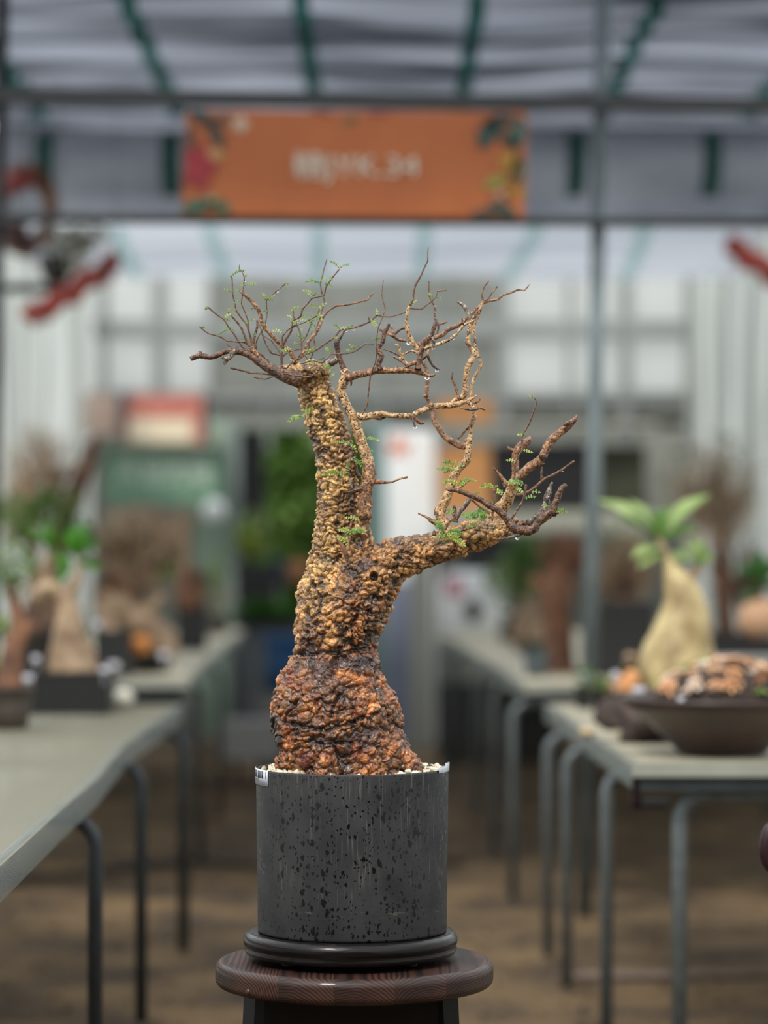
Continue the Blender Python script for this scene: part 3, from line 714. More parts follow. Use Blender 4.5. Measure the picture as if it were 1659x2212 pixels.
bm_.to_mesh(me); bm_.free(); me.update()
nv = len(me.vertices); co = np.empty(nv*3, 'f'); me.vertices.foreach_get('co', co); co = co.reshape(-1,3).astype('f8')
nr = np.empty(nv*3, 'f'); me.vertex_normals.foreach_get('vector', nr); nr = nr.reshape(-1,3).astype('f8')
W = co + np.array(ORG[tree.name])
def hsh(i, j, k, s):
    h_ = (i.astype(np.int64)*73856093) ^ (j.astype(np.int64)*19349663) ^ (k.astype(np.int64)*83492791) ^ (s*2654435761)
    h_ = (h_ ^ (h_ >> 13))*1274126177 & 0x7fffffff; h_ = (h_ ^ (h_ >> 11))*668265263 & 0x7fffffff; h_ ^= h_ >> 15
    return (h_ & 0xfffff)/float(0xfffff)
def vnoise(Pn, s):
    i = np.floor(Pn); f_ = Pn-i; i = i.astype(int); f_ = f_*f_*(3-2*f_); r = 0
    for a in (0,1):
        for b in (0,1):
            for c_ in (0,1):
                wv = (f_[:,0] if a else 1-f_[:,0])*(f_[:,1] if b else 1-f_[:,1])*(f_[:,2] if c_ else 1-f_[:,2])
                r = r + wv*hsh(i[:,0]+a, i[:,1]+b, i[:,2]+c_, s)
    return r*2-1
def vor(Pn, s):
    i = np.floor(Pn).astype(int); n_ = len(Pn); f1 = np.full(n_, 9.); f2 = np.full(n_, 9.); idc = np.zeros(n_)
    for a in (-1,0,1):
        for b in (-1,0,1):
            for c_ in (-1,0,1):
                I = i[:,0]+a; J = i[:,1]+b; Kk = i[:,2]+c_
                dx = I+hsh(I,J,Kk,s)*.9-Pn[:,0]; dy = J+hsh(I,J,Kk,s+1)*.9-Pn[:,1]; dz = Kk+hsh(I,J,Kk,s+2)*.9-Pn[:,2]
                d_ = np.sqrt(dx*dx+dy*dy+dz*dz); cl = d_ < f1
                f2 = np.where(cl, f1, np.minimum(f2, d_)); idc = np.where(cl, hsh(I,J,Kk,s+3), idc); f1 = np.where(cl, d_, f1)
    return f1, f2, idc
sk = np.array(skel); R0 = np.empty(nv); KI = np.empty(nv, int)
for a in range(0, nv, 20000):
    d_ = np.linalg.norm(W[a:a+20000,None,:]-sk[None,:,:3], axis=2)/sk[None,:,3]; m_ = d_.argmin(1); R0[a:a+20000] = sk[m_,3]; KI[a:a+20000] = sk[m_,4].astype(int)
px = CX+W[:,0]/W[:,1]*F; py = HY-(W[:,2]-HC)/W[:,1]*F
warp = np.stack([vnoise(W*60,11), vnoise(W*60,12), vnoise(W*60,13)], 1)*.006 + np.stack([vnoise(W*170,14), vnoise(W*170,15), vnoise(W*170,16)], 1)*.0030
Q = W+warp
low = np.clip((py-1190)/130+np.clip((px-720)/120,-.4,.5), 0, 1)*(py>1100)                       # 0 upper stems, 1 lower trunk
ar = np.clip(R0/.03, .25, 1)
# swirl of the lumps: rows wide across the stem on top, larger and slanting on the bulb
def lumps(scale, ang, az, seed):
    c_, s_ = math.cos(ang), math.sin(ang); Z0 = Q[:,2]-1.0
    q = np.stack([Q[:,0]*c_+Z0*s_, Q[:,1], (Z0*c_-Q[:,0]*s_)*az], 1)*scale
    a_, b_, i_ = vor(q, seed); return np.clip(1-(a_*1.25)**2, 0, 1)*.62+(1-np.exp(-(b_-a_)*7))*.38, i_
hu, iu = lumps(82, 0, 1.45, 101); hl, il = lumps(58, .45, 1.25, 131); hb, ib = lumps(74, -.35, 1.2, 151)
bl = np.clip(low*1.4-.2+.5*vnoise(W*18,66), 0, 1); lim = (KI == 2)
h1 = np.where(lim, hb, hu*(1-bl)+hl*bl); id1 = np.where(lim, ib, np.where(bl > .5, il, iu)); h1 = h1*(.7+.55*id1)
g1, g2, id2 = vor(Q*np.array([205,205,250]), 202); h2 = np.clip(1-(g1*1.2)**2,0,1)*.6+(1-np.exp(-(g2-g1)*7))*.4
e1, e2, id3 = vor(Q*np.array([20,20,15])+5, 303); crk = np.exp(-((e2-e1)/.085)**2)
big = vnoise(W*26,31)*.6+vnoise(W*52,32)*.4
mic = vnoise(W*420,33)*.5+vnoise(W*800,34)*.3
disp = ar*(.0070*(h1-.62) + .0021*(h2-.5)*(.5+.5*h1) - .0038*crk*(.3+.7*low) + .0045*big*(.4+.6*low)) + .00045*mic
front = (W[:,1] < TY+.02)
colr = np.zeros((nv,3))
def lerp(a_, b_, t_): return a_+(b_-a_)*t_[:,None]
def C(rgb): return np.array(s2l(rgb))
tan_hi, tan_lo = C((206,162,96)), C((130,90,48)); br_hi, br_lo = C((176,104,46)), C((92,46,20))
gn = np.clip(.5+.9*vnoise(W*34,41)+.4*vnoise(W*90,42), 0, 1)
side = np.clip((px-(690+ (py-1150)*.15))/70, 0, 1)       # the left flank stays yellowish tan
wlow = np.clip(low*(.55+.45*np.clip(side+np.clip((py-1390)/60,0,1),0,1)), 0, 1)
wlow = np.where(KI == 2, np.clip(.35+.3*gn-(px-880)/500, 0, 1)*.8, wlow)
base = lerp(lerp(tan_lo[None],tan_hi[None],gn), lerp(br_lo[None],br_hi[None],gn), np.clip(wlow*(.7+.5*id1),0,1))
# each lump has its own tone, its crown paler, its grooves darker
tone = np.clip(.72+.5*id1+.22*(id2-.5), .5, 1.35)
base = base*tone[:,None]
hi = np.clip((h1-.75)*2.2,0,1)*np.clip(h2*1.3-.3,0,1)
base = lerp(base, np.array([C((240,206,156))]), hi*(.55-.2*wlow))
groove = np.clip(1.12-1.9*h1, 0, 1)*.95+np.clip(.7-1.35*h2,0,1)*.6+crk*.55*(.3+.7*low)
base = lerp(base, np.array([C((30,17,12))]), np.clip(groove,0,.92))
fine = np.clip(1+.55*vnoise(W*260,81)+.45*vnoise(W*560,82), .35, 1.8); base = base*fine[:,None]
dk = np.clip((vnoise(W*30,51)+.35*vnoise(W*95,52)-.28)*3.2, 0, 1)*(.22+.3*low)
base = lerp(base, np.array([C((44,26,20))]), dk*.85)
red = np.clip((vnoise(W*48,61)-.3)*3,0,1)*wlow
base = lerp(base, np.array([C((140,58,22))]), red*.4)
def feat(cx, cy, rx, ry, depth, rgb, amt, rim=0.0, rough=0):
    global disp, base
    rx = float(rx); dd = np.sqrt(np.maximum(((px-cx)/rx)**2+((py-cy)/ry)**2+.35*vnoise(W*120,int(cx)), 0))
    t_ = np.clip(1.25-dd, 0, 1); t_ = np.clip(t_*2,0,1)*front
    disp = disp*(1-t_*.2)-depth*t_ + rim*np.exp(-((dd-1.2)/.22)**2)*front
    base = lerp(base, np.array([C(rgb)]), t_*amt)
feat(808,1246,9,9,.008,(16,8,8),.95,.0035)
feat(791,1217,15,10,-.002,(92,62,56),.7,.002)
feat(772,1170,17,15,.006,(44,24,20),.8,.004); feat(776,1222,9,9,.002,(40,24,22),.8)
feat(824,1293,6,6,.004,(18,12,12),.9,.001); feat(664,1353,5,5,.003,(28,26,26),.8)
feat(735,1432,20,15,.007,(62,26,20),.85,.003)
feat(782,1437,40,20,-.006,(36,26,26),.85); feat(760,1425,45,12,.001,(44,30,28),.6); feat(680,1450,42,26,.002,(52,34,26),.6); feat(690,1478,60,18,.001,(60,30,20),.5)
feat(590,1562,9,22,-.003,(30,18,22),.95); feat(602,1598,8,16,-.004,(22,16,20),.95); feat(656,1640,14,20,-.001,(84,22,14),.7); feat(800,1577,14,8,.003,(30,22,28),.8); feat(590,1500,7,12,-.001,(30,22,20),.8)
feat(804,1594,60,18,.001,(66,40,28),.4)
for (u_, v_) in ((728,1132),(700,925),(690,900),(686,1057),(699,976),(757,1135),(700,890),(680,955),(738,1152),(684,1012)):
    feat(u_, v_, 8, 6, .003, (34,22,18), .8, .001)
# long creases around the waist and across the bulb
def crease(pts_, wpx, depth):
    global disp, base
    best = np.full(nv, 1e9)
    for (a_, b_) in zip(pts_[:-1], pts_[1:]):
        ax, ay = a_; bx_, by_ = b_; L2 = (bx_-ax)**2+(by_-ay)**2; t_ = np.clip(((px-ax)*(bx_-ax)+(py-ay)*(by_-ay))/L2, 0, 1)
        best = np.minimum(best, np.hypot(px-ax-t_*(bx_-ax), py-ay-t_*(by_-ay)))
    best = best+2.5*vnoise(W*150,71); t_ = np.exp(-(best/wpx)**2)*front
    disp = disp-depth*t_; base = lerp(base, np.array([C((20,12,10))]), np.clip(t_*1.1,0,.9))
crease([(628,1412),(680,1408),(730,1409),(790,1404)], 4.5, .006)
crease([(792,1400),(794,1360),(800,1320),(812,1290)], 4, .005); crease([(762,1395),(762,1350),(775,1320)], 3, .0035)
crease([(618,1560),(660,1572),(710,1578),(770,1558),(786,1548)], 4.5, .0055)
crease([(716,1550),(722,1520),(735,1500)], 4, .005); crease([(665,1235),(690,1290),(688,1330)], 3.5, .004); crease([(640,1600),(700,1608),(760,1604)], 3, .003)
W2 = co+nr*disp[:,None]
me.vertices.foreach_set('co', W2.astype('f').ravel()); me.update()
ca_ = me.color_attributes.new('bark', 'FLOAT_COLOR', 'POINT')
rgba = np.concatenate([np.clip(base,0.003,1), np.ones((nv,1))], 1).astype('f'); ca_.data.foreach_set('color', rgba.ravel())
tmat = bpy.data.materials.new('knobbly_bark'); tmat.use_nodes = True; N = tmat.node_tree.nodes; L = tmat.node_tree.links
b_ = N['Principled BSDF']; at = N.new('ShaderNodeAttribute'); at.attribute_name = 'bark'
nz = N.new('ShaderNodeTexNoise'); nz.inputs['Scale'].default_value = 480; nz.inputs['Detail'].default_value = 4
tc = N.new('ShaderNodeTexCoord'); L.new(tc.outputs['Object'], nz.inputs['Vector'])
mr = N.new('ShaderNodeMapRange'); mr.inputs['From Min'].default_value = .3; mr.inputs['From Max'].default_value = .7; mr.inputs['To Min'].default_value = .62; mr.inputs['To Max'].default_value = 1.3
L.new(nz.outputs['Fac'], mr.inputs['Value']); vm = N.new('ShaderNodeVectorMath'); vm.operation = 'SCALE'; L.new(at.outputs['Color'], vm.inputs[0]); L.new(mr.outputs[0], vm.inputs['Scale'])
L.new(vm.outputs[0], b_.inputs['Base Color']); b_.inputs['Roughness'].default_value = .38; b_.inputs['Coat Weight'].default_value = .28; b_.inputs['Coat Roughness'].default_value = .14
bp = N.new('ShaderNodeBump'); bp.inputs['Strength'].default_value = .7; bp.inputs['Distance'].default_value = .0012; L.new(nz.outputs['Fac'], bp.inputs['Height']); L.new(bp.outputs[0], b_.inputs['Normal'])
me.materials.clear(); me.materials.append(tmat); me.polygons.foreach_set('use_smooth', [True]*len(me.polygons))
bpy.data.meshes.remove(old)

# ------------------------------------------------------------------ branches, traced at their real places
CR = {'A':(400,550,6.3808),'B':(600,550,7.213),'C':(780,530,9.2167),'D':(820,640,6.9125),'E':(930,940,9.2176),'F':(1080,900,8.1944),
      'G':(700,520,2.9625),'H':(840,850,3.95),'T':(580,820,4.4233),'P':(0,0,1)}
def tp(c, x_, y_): o = CR[c]; return (o[0]+x_/o[2], o[1]+y_/o[2])
bn = [0]
def br(c, m, dy, pts, name=None, jit=.22):
    """pts: (x, y, radius) in crop c, dy: metres nearer (-) or farther (+) than the trunk axis, may be a (start, end) pair"""
    d0, d1 = dy if isinstance(dy, tuple) else (dy, dy)
    o = CR[c]; n = len(pts); ps = []; rs = []
    for i, q in enumerate(pts):
        u, v = tp(c, q[0], q[1]); d_ = d0+(d1-d0)*i/(n-1); ps.append(P(u, v, TY+d_)); rs.append(max(.0006, q[2]/o[2]*K))
    bn[0] += 1; r_ = max(rs)
    nm = name or ('branch' if r_ > .0045 else 'twig')
    return MB().tube(ps, rs, 12 if r_ > .004 else 8, res=max(.0022, r_*.45), jit=jit, seed=bn[0]).build(nm, m, tree)
# A: left crown
br('A','dark',-.03,[(70,1437,26),(85,1430,34),(200,1390,40),(350,1415,36),(470,1372,38),(560,1330,40),(680,1325,45),(800,1345,48),(900,1390,52),(1000,1460,54),(1100,1540,60),(1220,1600,72),(1330,1650,85),(1480,1700,110),(1600,1740,120)])
br('A','grey',-.035,[(700,1320,34),(650,1370,42),(600,1420,40),(570,1450,28),(548,1490,22),(540,1520,10)]); br('A','grey',-.04,[(580,1430,20),(540,1425,22),(520,1400,14),(510,1440,10)])
br('A','brown',-.03,[(190,1360,30),(215,1345,22),(230,1340,8)],'twig')
br('A','twig',-.02,[(200,990,10),(240,1030,10),(330,1090,9),(470,1125,11),(580,1185,11),(650,1200,9)])
br('A','twig',-.025,[(570,1190,9),(700,1200,11),(830,1210,14),(910,1280,22),(950,1330,30)])
br('A','twig',-.01,[(315,725,12),(420,815,11),(530,890,12),(600,1000,12),(690,1120,12),(760,1240,12),(830,1310,13),(940,1390,16),(1050,1490,22),(1150,1570,25),(1260,1610,28)])
br('A','twig',-.03,[(585,780,11),(680,890,14),(770,1000,16),(820,1120,16),(860,1220,18),(930,1300,24)])
br('A','twig',-.015,[(620,290,10),(645,320,9),(650,420,10),(655,540,11),(680,660,11),(705,770,12),(780,880,12),(850,970,13),(880,1070,13),(920,1190,16),(940,1290,26)])
br('A','twig',.0,[(755,130,5),(745,190,6),(790,250,7),(815,320,8),(805,430,9),(790,560,10),(775,670,9),(830,810,9),(870,920,10),(880,1060,10),(905,1190,13),(930,1280,18)])
br('A','brown',-.01,[(745,490,12),(790,530,20),(840,570,24),(930,660,28),(1000,740,30),(1035,840,28),(1055,930,28),(1100,1010,28),(1170,1090,27),(1260,1180,30),(1340,1250,30),(1430,1320,32),(1490,1410,36),(1520,1500,45)])
br('A','twig',-.01,[(985,755,9),(960,738,7),(930,738,4),(912,757,2)])
br('A','twig',.005,[(1395,390,10),(1320,450,9),(1200,550,10),(1120,635,10),(1125,740,9),(1130,830,9),(1105,940,9),(1070,1030,10),(1010,1130,10),(975,1220,10),(978,1310,12)])
br('A','dark',-.02,[(995,900,13),(992,1000,17),(965,1090,16),(945,1190,15),(938,1270,16)])
br('A','twig',.05,[(1025,960,10),(1060,1080,11),(1100,1200,11),(1150,1300,13),(1190,1355,14),(1310,1388,11)])
br('A','twig',.09,[(1090,1125,8),(1180,1175,9),(1240,1260,9),(1290,1330,9),(1330,1420,9)])
br('A','twig',-.03,[(622,1562,14),(700,1578,14),(800,1600,14),(900,1630,13),(1060,1640,11),(1180,1655,10),(1270,1640,10)])
br('A','twig',-.035,[(940,1685,10),(1000,1700,11),(1110,1715,11),(1180,1688,10),(1290,1668,10)])
br('A','brown',-.03,[(915,1270,34),(950,1340,38),(1000,1410,34),(1080,1500,32),(1180,1570,32),(1290,1620,40)])
br('A','brown',-.02,[(990,1340,16),(1060,1390,15),(1130,1440,14),(1170,1510,16),(1260,1600,20)])
br('A','twig',.01,[(575,1240,7),(640,1280,10),(740,1272,6)])
br('A','twig',-.045,[(1320,1500,10),(1340,1545,11),(1400,1562,11),(1440,1520,9),(1480,1480,9)])
# B: the crown over the left stem
br('B','twig',-.03,[(960,228,11),(880,320,11),(800,430,11),(750,510,12),(720,630,13),(640,655,11),(540,680,13),(460,760,13),(385,850,14),(355,960,15),(250,1020,14),(225,1060,15),(205,1200,16),(130,1320,17),(85,1420,19),(65,1500,19),(55,1590,20),(60,1680,20),(75,1780,24)])
br('B','twig',-.035,[(300,1085,9),(200,1140,11),(120,1210,12),(75,1280,12),(70,1400,13)])
br('B','twig',-.03,[(650,860,11),(610,950,10),(520,1000,10),(430,1050,9),(330,1090,8),(200,1150,8)])
br('B','twig',-.035,[(525,1030,10),(500,1130,10),(450,1260,10),(375,1370,12),(375,1500,13),(330,1590,13),(262,1670,14)])
br('B','twig',-.03,[(370,1470,8),(280,1485,9),(190,1510,10),(120,1550,10),(60,1610,12)])
br('B','twig',.08,[(765,75,9),(720,230,10),(690,360,10),(665,460,12),(690,600,12),(730,740,11),(690,860,11),(650,1010,12),(600,1150,12),(560,1270,12)])
br('B','brown',(.06,.0),[(1495,600,10),(1440,650,12),(1385,708,14),(1240,745,14),(1080,782,15),(910,800,18),(780,880,20),(700,980,22),(665,1080,26),(630,1160,28),(580,1240,26),(510,1320,25),(450,1400,25),(410,1510,25),(350,1590,22),(290,1660,22)])
br('B','twig',.05,[(565,1290,11),(575,1440,11),(540,1560,11),(500,1640,12)]); br('B','twig',.04,[(490,1370,16),(480,1470,14),(430,1540,12)])
br('B','twig',.1,[(235,850,12),(250,970,13),(310,1120,13),(345,1200,12),(355,1300,10),(365,1420,10)])
br('B','twig',.07,[(1060,1150,15),(970,1178,14),(880,1290,15),(740,1385,16),(600,1485,16),(560,1500,14),(420,1560,14),(320,1640,14)])
br('B','twig',(.07,.1),[(1060,1155,14),(1180,1142,14),(1320,1090,14),(1430,1050,14),(1490,1000,12),(1550,948,12),(1659,965,12)])
br('B','twig',.09,[(1430,1050,14),(1418,1005,14),(1420,970,8)])
br('B','twig',-.05,[(1492,1402,6),(1370,1388,10),(1230,1492,11),(1120,1532,10),(1000,1548,10),(830,1555,11),(770,1612,10),(690,1695,11)])
br('B','grey',.0,[(1000,1570,20),(940,1610,58),(860,1665,62),(760,1720,60),(680,1790,60)])
br('B','grey',-.03,[(1062,1160,20),(1010,1225,20),(965,1320,22)])
br('B','dark',-.03,[(945,1310,38),(920,1380,52),(930,1450,46),(940,1530,38),(965,1610,40),(1000,1700,44),(1045,1800,50)])
br('B','twig',-.05,[(95,1850,12),(200,1875,13),(300,1892,13),(500,1902,12),(600,1842,10),(730,1790,10)])
br('B','twig',-.05,[(60,1720,14),(90,1770,13),(140,1765,12),(200,1700,11)]); br('B','twig',.03,[(470,1650,10),(440,1590,9),(400,1550,8)])
br('B','twig',-.04,[(340,1705,13),(400,1690,11),(470,1665,10),(570,1655,10),(690,1690,11)])
# stem 3 continues up from the trunk
br('P','tan',-.03,[(796,1040,14),(797,1015,14),(793,990,13),(782,960,12),(772,930,11.5),(763,903,11),(752,882,9.5),(743,862,8.5),(737,845,9.5),(740,828,10.5),(748,812,12),(741,798,8.5)])
br('P','brown',-.034,[(790,1120,15.5),(789,1095,15),(790,1065,14.5),(797,1035,14.5),(799,1015,12.5),(794,995,8)])
br('G','dark',-.035,[(140,870,32),(155,865,34),(180,870,30)]); br('G','dark',-.03,[(110,985,10),(100,1005,10),(98,1025,4)],'twig')
br('G','dark',-.035,[(165,880,8),(175,905,8),(172,930,3)],'twig')
# C
br('C','twig',-.05,[(445,690,7),(425,850,9),(412,980,10),(440,1120,10),(480,1260,13),(440,1390,11),(385,1530,11),(340,1650,12),(325,1750,12)])
br('G','twig',-.05,[(341,592,4),(335,640,4),(338,700,4.5),(330,770,4.5),(300,850,4.5),(285,960,5),(277,1045,5),(262,1080,5),(243,1112,5)])
br('C','twig',.03,[(1340,28,11),(1325,180,11),(1325,310,16),(1260,440,16),(1190,600,19),(1110,740,22),(1065,850,20),(1040,1000,20),(1030,1090,22),(970,1210,28)])
br('C','tan',.03,[(975,1205,26),(935,1280,30),(915,1400,30),(900,1550,30),(905,1640,34),(945,1745,40)])
br('D','tan',.03,[(405,430,30),(430,550,32),(470,640,34),(510,720,34),(560,780,34),(590,870,30),(625,940,28)])
br('D','brown',.035,[(620,930,28),(645,970,30),(690,1080,30),(712,1180,28),(712,1300,27),(705,1400,28),(695,1480,34),(745,1580,30),(800,1680,28),(825,1797,28)])
br('D','brown',.03,[(655,1510,4),(672,1485,20),(700,1480,24)],'twig')
br('H','brown',(.035,.0),[(372,125,17),(385,230,22),(420,290,25),(470,360,25),(540,412,28),(610,445,30),(665,455,28)])
br('C','twig',.1,[(1348,700,14),(1345,850,17),(1355,980,19),(1400,1100,19),(1460,1200,21)]); br('C','grey',.1,[(1460,1195,22),(1475,1300,27),(1468,1430,25)])
br('D','twig',.09,[(815,315,20),(850,365,18),(878,450,18),(865,530,16),(815,610,16)])
br('D','brown',.08,[(890,425,18),(940,405,16),(1005,378,20)])
br('C','twig',.08,[(905,1310,12),(830,1350,13),(700,1390,14),(580,1420,15),(450,1415,15),(310,1392,15),(190,1500,15),(0,1605,15)])
br('C','twig',.06,[(970,1250,15),(1100,1265,15),(1210,1265,15),(1310,1180,14),(1400,1120,15),(1490,1020,9),(1530,910,9)]); br('G','twig',.06,[(722,325,4),(750,320,4.5),(786,317,4)])
br('D','brown',.06,[(0,500,18),(60,520,20),(130,565,22),(200,590,26),(260,635,24),(340,660,22),(430,665,24)]); br('D','twig',.07,[(200,590,20),(270,520,20),(320,485,20),(385,470,20)])
br('D','brown',.07,[(215,575,22),(190,500,20),(170,430,18)])
# D
br('D','dark',-.05,[(845,372,22),(820,440,32),(790,540,32),(765,600,36),(710,640,38),(660,680,40),(640,760,40),(615,870,38),(585,980,42),(572,1090,50)])
br('G','brown',-.045,[(150,885,34),(170,868,28),(220,855,24),(290,842,23),(350,828,22),(430,832,19),(480,830,19),(540,828,20),(590,835,20),(640,852,14),(675,866,11),(712,857,6)])
br('G','dark',-.05,[(418,532,10),(405,555,13),(385,590,15),(378,640,14),(345,692,16),(368,740,17),(350,790,17),(360,825,20)])
br('D','tan',-.055,[(1440,343,9),(1340,390,13),(1260,430,20),(1200,500,20),(1110,600,22),(1020,660,22),(880,712,24),(740,752,28),(670,790,32)])
br('D','dark',-.055,[(1232,335,15),(1240,380,16),(1255,430,18)],'twig'); br('D','dark',-.055,[(1085,600,18),(1105,630,20)],'twig')
br('D','grey',-.07,[(780,610,18),(800,650,20),(812,700,22),(800,770,20)],'twig'); br('D','grey',-.07,[(805,670,18),(832,680,12)],'twig')
br('D','tan',-.045,[(415,1035,32),(355,950,24),(315,850,21),(285,750,19),(228,712,8)]); br('D','brown',-.05,[(205,900,14),(290,950,18),(350,990,20),(410,1035,22)])
br('D','twig',-.02,[(48,785,8),(180,830,11),(300,892,13),(325,910,10)]); br('D','tan',-.02,[(335,875,12),(480,815,14),(545,840,20),(600,900,24)])
br('D','brown',-.05,[(400,1045,28),(500,1000,32),(575,970,28)])
br('D','dark',-.03,[(890,1103,14),(800,1040,19),(750,960,20),(710,880,24),(650,930,20),(600,970,20)]); br('D','brown',-.02,[(712,885,20),(730,820,20),(760,740,17),(785,680,16)])
br('G','brown',(.08,.06),[(1317,275,3),(1285,315,5),(1240,315,6),(1190,335,7),(1150,345,8),(1110,375,8),(1060,385,8),(1015,400,8),(1000,415,9),(950,460,11),(900,510,12),(850,545,14),(790,570,15),(760,600,15),(700,625,14),(650,650,15),(600,668,18),(580,680,18)])
br('G','brown',.05,[(1112,290,4),(1070,340,5),(1050,370,6),(1020,390,7)])
br('G','twig',.04,[(1052,256,7),(1040,275,5),(1025,295,5),(1010,340,5),(1017,385,8)])
br('G','tan',(.04,.02),[(1017,385,8),(1000,440,10),(975,500,11),(957,560,11),(965,640,10),(975,700,10),(990,750,10),(1008,795,11),(985,835,10),(955,890,11),(945,950,11),(940,1010,11)])
br('G','tan',.02,[(958,1085,15),(960,1130,15),(950,1160,15),(938,1200,15),(933,1262,18)])
br('G','brown',.02,[(935,1180,6),(905,1215,6),(880,1245,7),(855,1268,7)])
br('G','grey',.0,[(853,390,6),(870,400,9),(890,412,11),(915,450,13),(945,505,14)])
br('G','tan',-.01,[(1002,430,8),(985,460,11),(960,490,13),(940,530,13),(925,590,14),(920,640,14),(940,690,14),(962,722,17),(935,780,19),(915,830,19),(905,900,19),(905,970,20),(880,1002,19),(850,1018,18),(815,1045,15)])
br('G','dark',-.01,[(1005,440,8),(985,455,12),(960,492,13),(945,520,13)])
br('G','brown',-.015,[(905,640,5),(912,655,9),(930,670,12)],'twig')
br('G','brown',-.02,[(823,842,5),(818,885,7),(840,930,8),(855,985,10),(868,1010,10)]); br('G','brown',-.02,[(810,885,5),(820,885,8)],'twig')
br('G','tan',-.03,[(205,1115,20),(225,1125,20),(270,1127,22),(310,1118,21),(370,1108,19),(430,1118,17),(500,1120,16),(560,1120,18),(620,1090,18),(690,1062,20),(760,1055,18),(800,1055,20),(860,1045,18),(920,1022,13),(958,1003,7),(977,988,4)])
br('G','brown',-.03,[(915,1032,11),(950,1040,9),(980,1030,8),(1000,1013,7)]); br('G','tan',-.035,[(918,1030,11),(940,1050,13),(960,1075,12)])
br('G','grey',-.04,[(868,1066,4),(910,1077,8),(950,1080,10),(985,1072,10),(1005,1070,9),(1032,1082,7)])
br('G','brown',-.035,[(572,1125,12),(600,1150,15),(620,1165,14),(637,1160,15)]); br('G','grey',-.04,[(563,1130,7),(573,1160,6),(582,1190,6)])
br('G','brown',-.035,[(686,1055,18),(688,1045,14),(690,1038,6)],'twig'); br('G','brown',-.035,[(465,820,12),(467,805,10)],'twig')
br('G','brown',-.025,[(300,1125,6),(350,1142,9),(385,1130,9),(400,1120,8)])
# H: right crown
br('H','tan',.0,[(690,372,18),(685,400,26),(680,440,30),(678,520,31),(665,570,33),(610,632,33),(560,692,35),(545,740,35),(520,820,38),(480,920,42),(452,980,44),(440,1030,48),(452,1080,54),(510,1130,60)])
br('H','brown',.0,[(640,398,8),(660,400,16),(680,412,20)],'twig')
br('H','tan',.0,[(395,1040,14),(410,990,24),(440,970,30)],'twig')
br('H','twig',.02,[(680,290,7),(640,330,9),(590,385,9)])
br('H','dark',-.09,[(484,815,3),(510,820,14),(560,825,18),(620,838,21),(700,870,22),(790,910,24),(860,960,26),(940,1000,27),(990,1050,28),(1030,1110,32),(1070,1150,38),(1130,1168,42),(1200,1170,40),(1245,1150,36),(1275,1095,34),(1330,1045,32),(1390,1000,31),(1425,930,29),(1450,860,26),(1475,805,24),(1515,775,14)])
br('H','grey',-.06,[(1180,1110,28),(1260,1060,32),(1310,1010,34),(1345,950,34),(1345,890,26),(1372,810,18),(1395,755,7)]); br('H','grey',-.07,[(1345,910,20),(1370,870,14),(1388,838,9)])
br('H','tan',(.03,.0),[(890,1090,90),(910,1040,76),(960,980,66),(1005,920,57),(1038,850,50),(1055,790,46),(1075,740,42)])
br('H','brown',.05,[(1070,760,36),(1078,700,32),(1078,640,32),(1078,580,32),(1085,510,34),(1120,460,40),(1160,430,40),(1190,400,30),(1205,365,8)]); br('H','brown',.05,[(1010,458,9),(1040,478,14),(1080,495,22)])
br('H','brown',-.02,[(1080,740,36),(1140,682,38),(1200,632,40),(1260,592,38),(1300,555,38),(1325,510,36),(1350,460,36),(1380,405,34),(1450,342,33),(1530,280,30),(1575,235,24),(1600,205,14),(1608,180,6)])
br('H','dark',-.03,[(1285,520,20),(1315,535,34),(1335,560,26)],'twig'); br('H','dark',-.03,[(1305,600,16),(1322,610,16)],'twig'); br('H','dark',-.03,[(1480,275,6),(1510,262,14),(1535,250,22),(1550,240,14)],'twig')
br('H','brown',-.02,[(890,628,5),(930,680,13),(960,715,16),(985,750,22),(1000,800,24)])
br('H','twig',-.08,[(1205,18,4),(1245,42,5),(1262,75,7),(1240,140,8),(1200,250,8),(1160,320,9),(1138,370,9),(1137,480,9),(1080,580,10),(1075,650,9),(1070,735,10)])
br('H','twig',-.02,[(1582,575,10),(1480,650,10),(1390,700,11),(1310,740,13),(1250,800,13),(1170,852,16),(1090,872,20)]); br('H','twig',-.02,[(1305,625,10),(1302,738,11)])
br('H','twig',-.08,[(1172,775,10),(1155,880,11),(1140,920,11),(1090,1000,9),(1045,1072,10)]); br('H','twig',-.09,[(905,800,9),(900,900,9),(888,1000,8),(882,1090,7)])
br('H','brown',-.03,[(250,1022,7),(330,1060,11),(360,1085,18),(400,1105,22),(440,1100,26)]); br('H','brown',-.05,[(415,1018,11),(410,1085,12)]); br('H','brown',-.05,[(552,1060,9),(500,1110,12),(478,1160,14)])
br('H','dark',.0,[(558,958,10),(560,990,18),(568,1030,24),(560,1100,32)]); br('H','grey',.0,[(690,878,16),(680,915,20),(640,970,20),(600,1010,22),(565,1070,28)])
br('H','twig',.02,[(690,890,9),(780,970,10),(850,1018,16),(880,1040,18)])
br('H','brown',-.06,[(888,1240,16),(940,1242,9),(985,1190,8),(1012,1125,8)]); br('H','grey',-.06,[(930,1248,6),(1040,1228,12),(1100,1212,12),(1200,1188,8),(1270,1140,6)])
br('H','brown',-.05,[(1275,1130,10),(1350,1075,11),(1400,1035,11),(1450,1010,9)]); br('H','dark',-.05,[(1390,1035,16),(1440,1010,18),(1495,985,13)]); br('H','dark',-.05,[(1400,1040,10),(1430,1040,9)],'twig')
br('H','brown',-.05,[(590,1180,7),(660,1160,9),(745,1135,6)]); br('H','brown',-.03,[(555,830,10),(620,790,11),(700,730,7)])
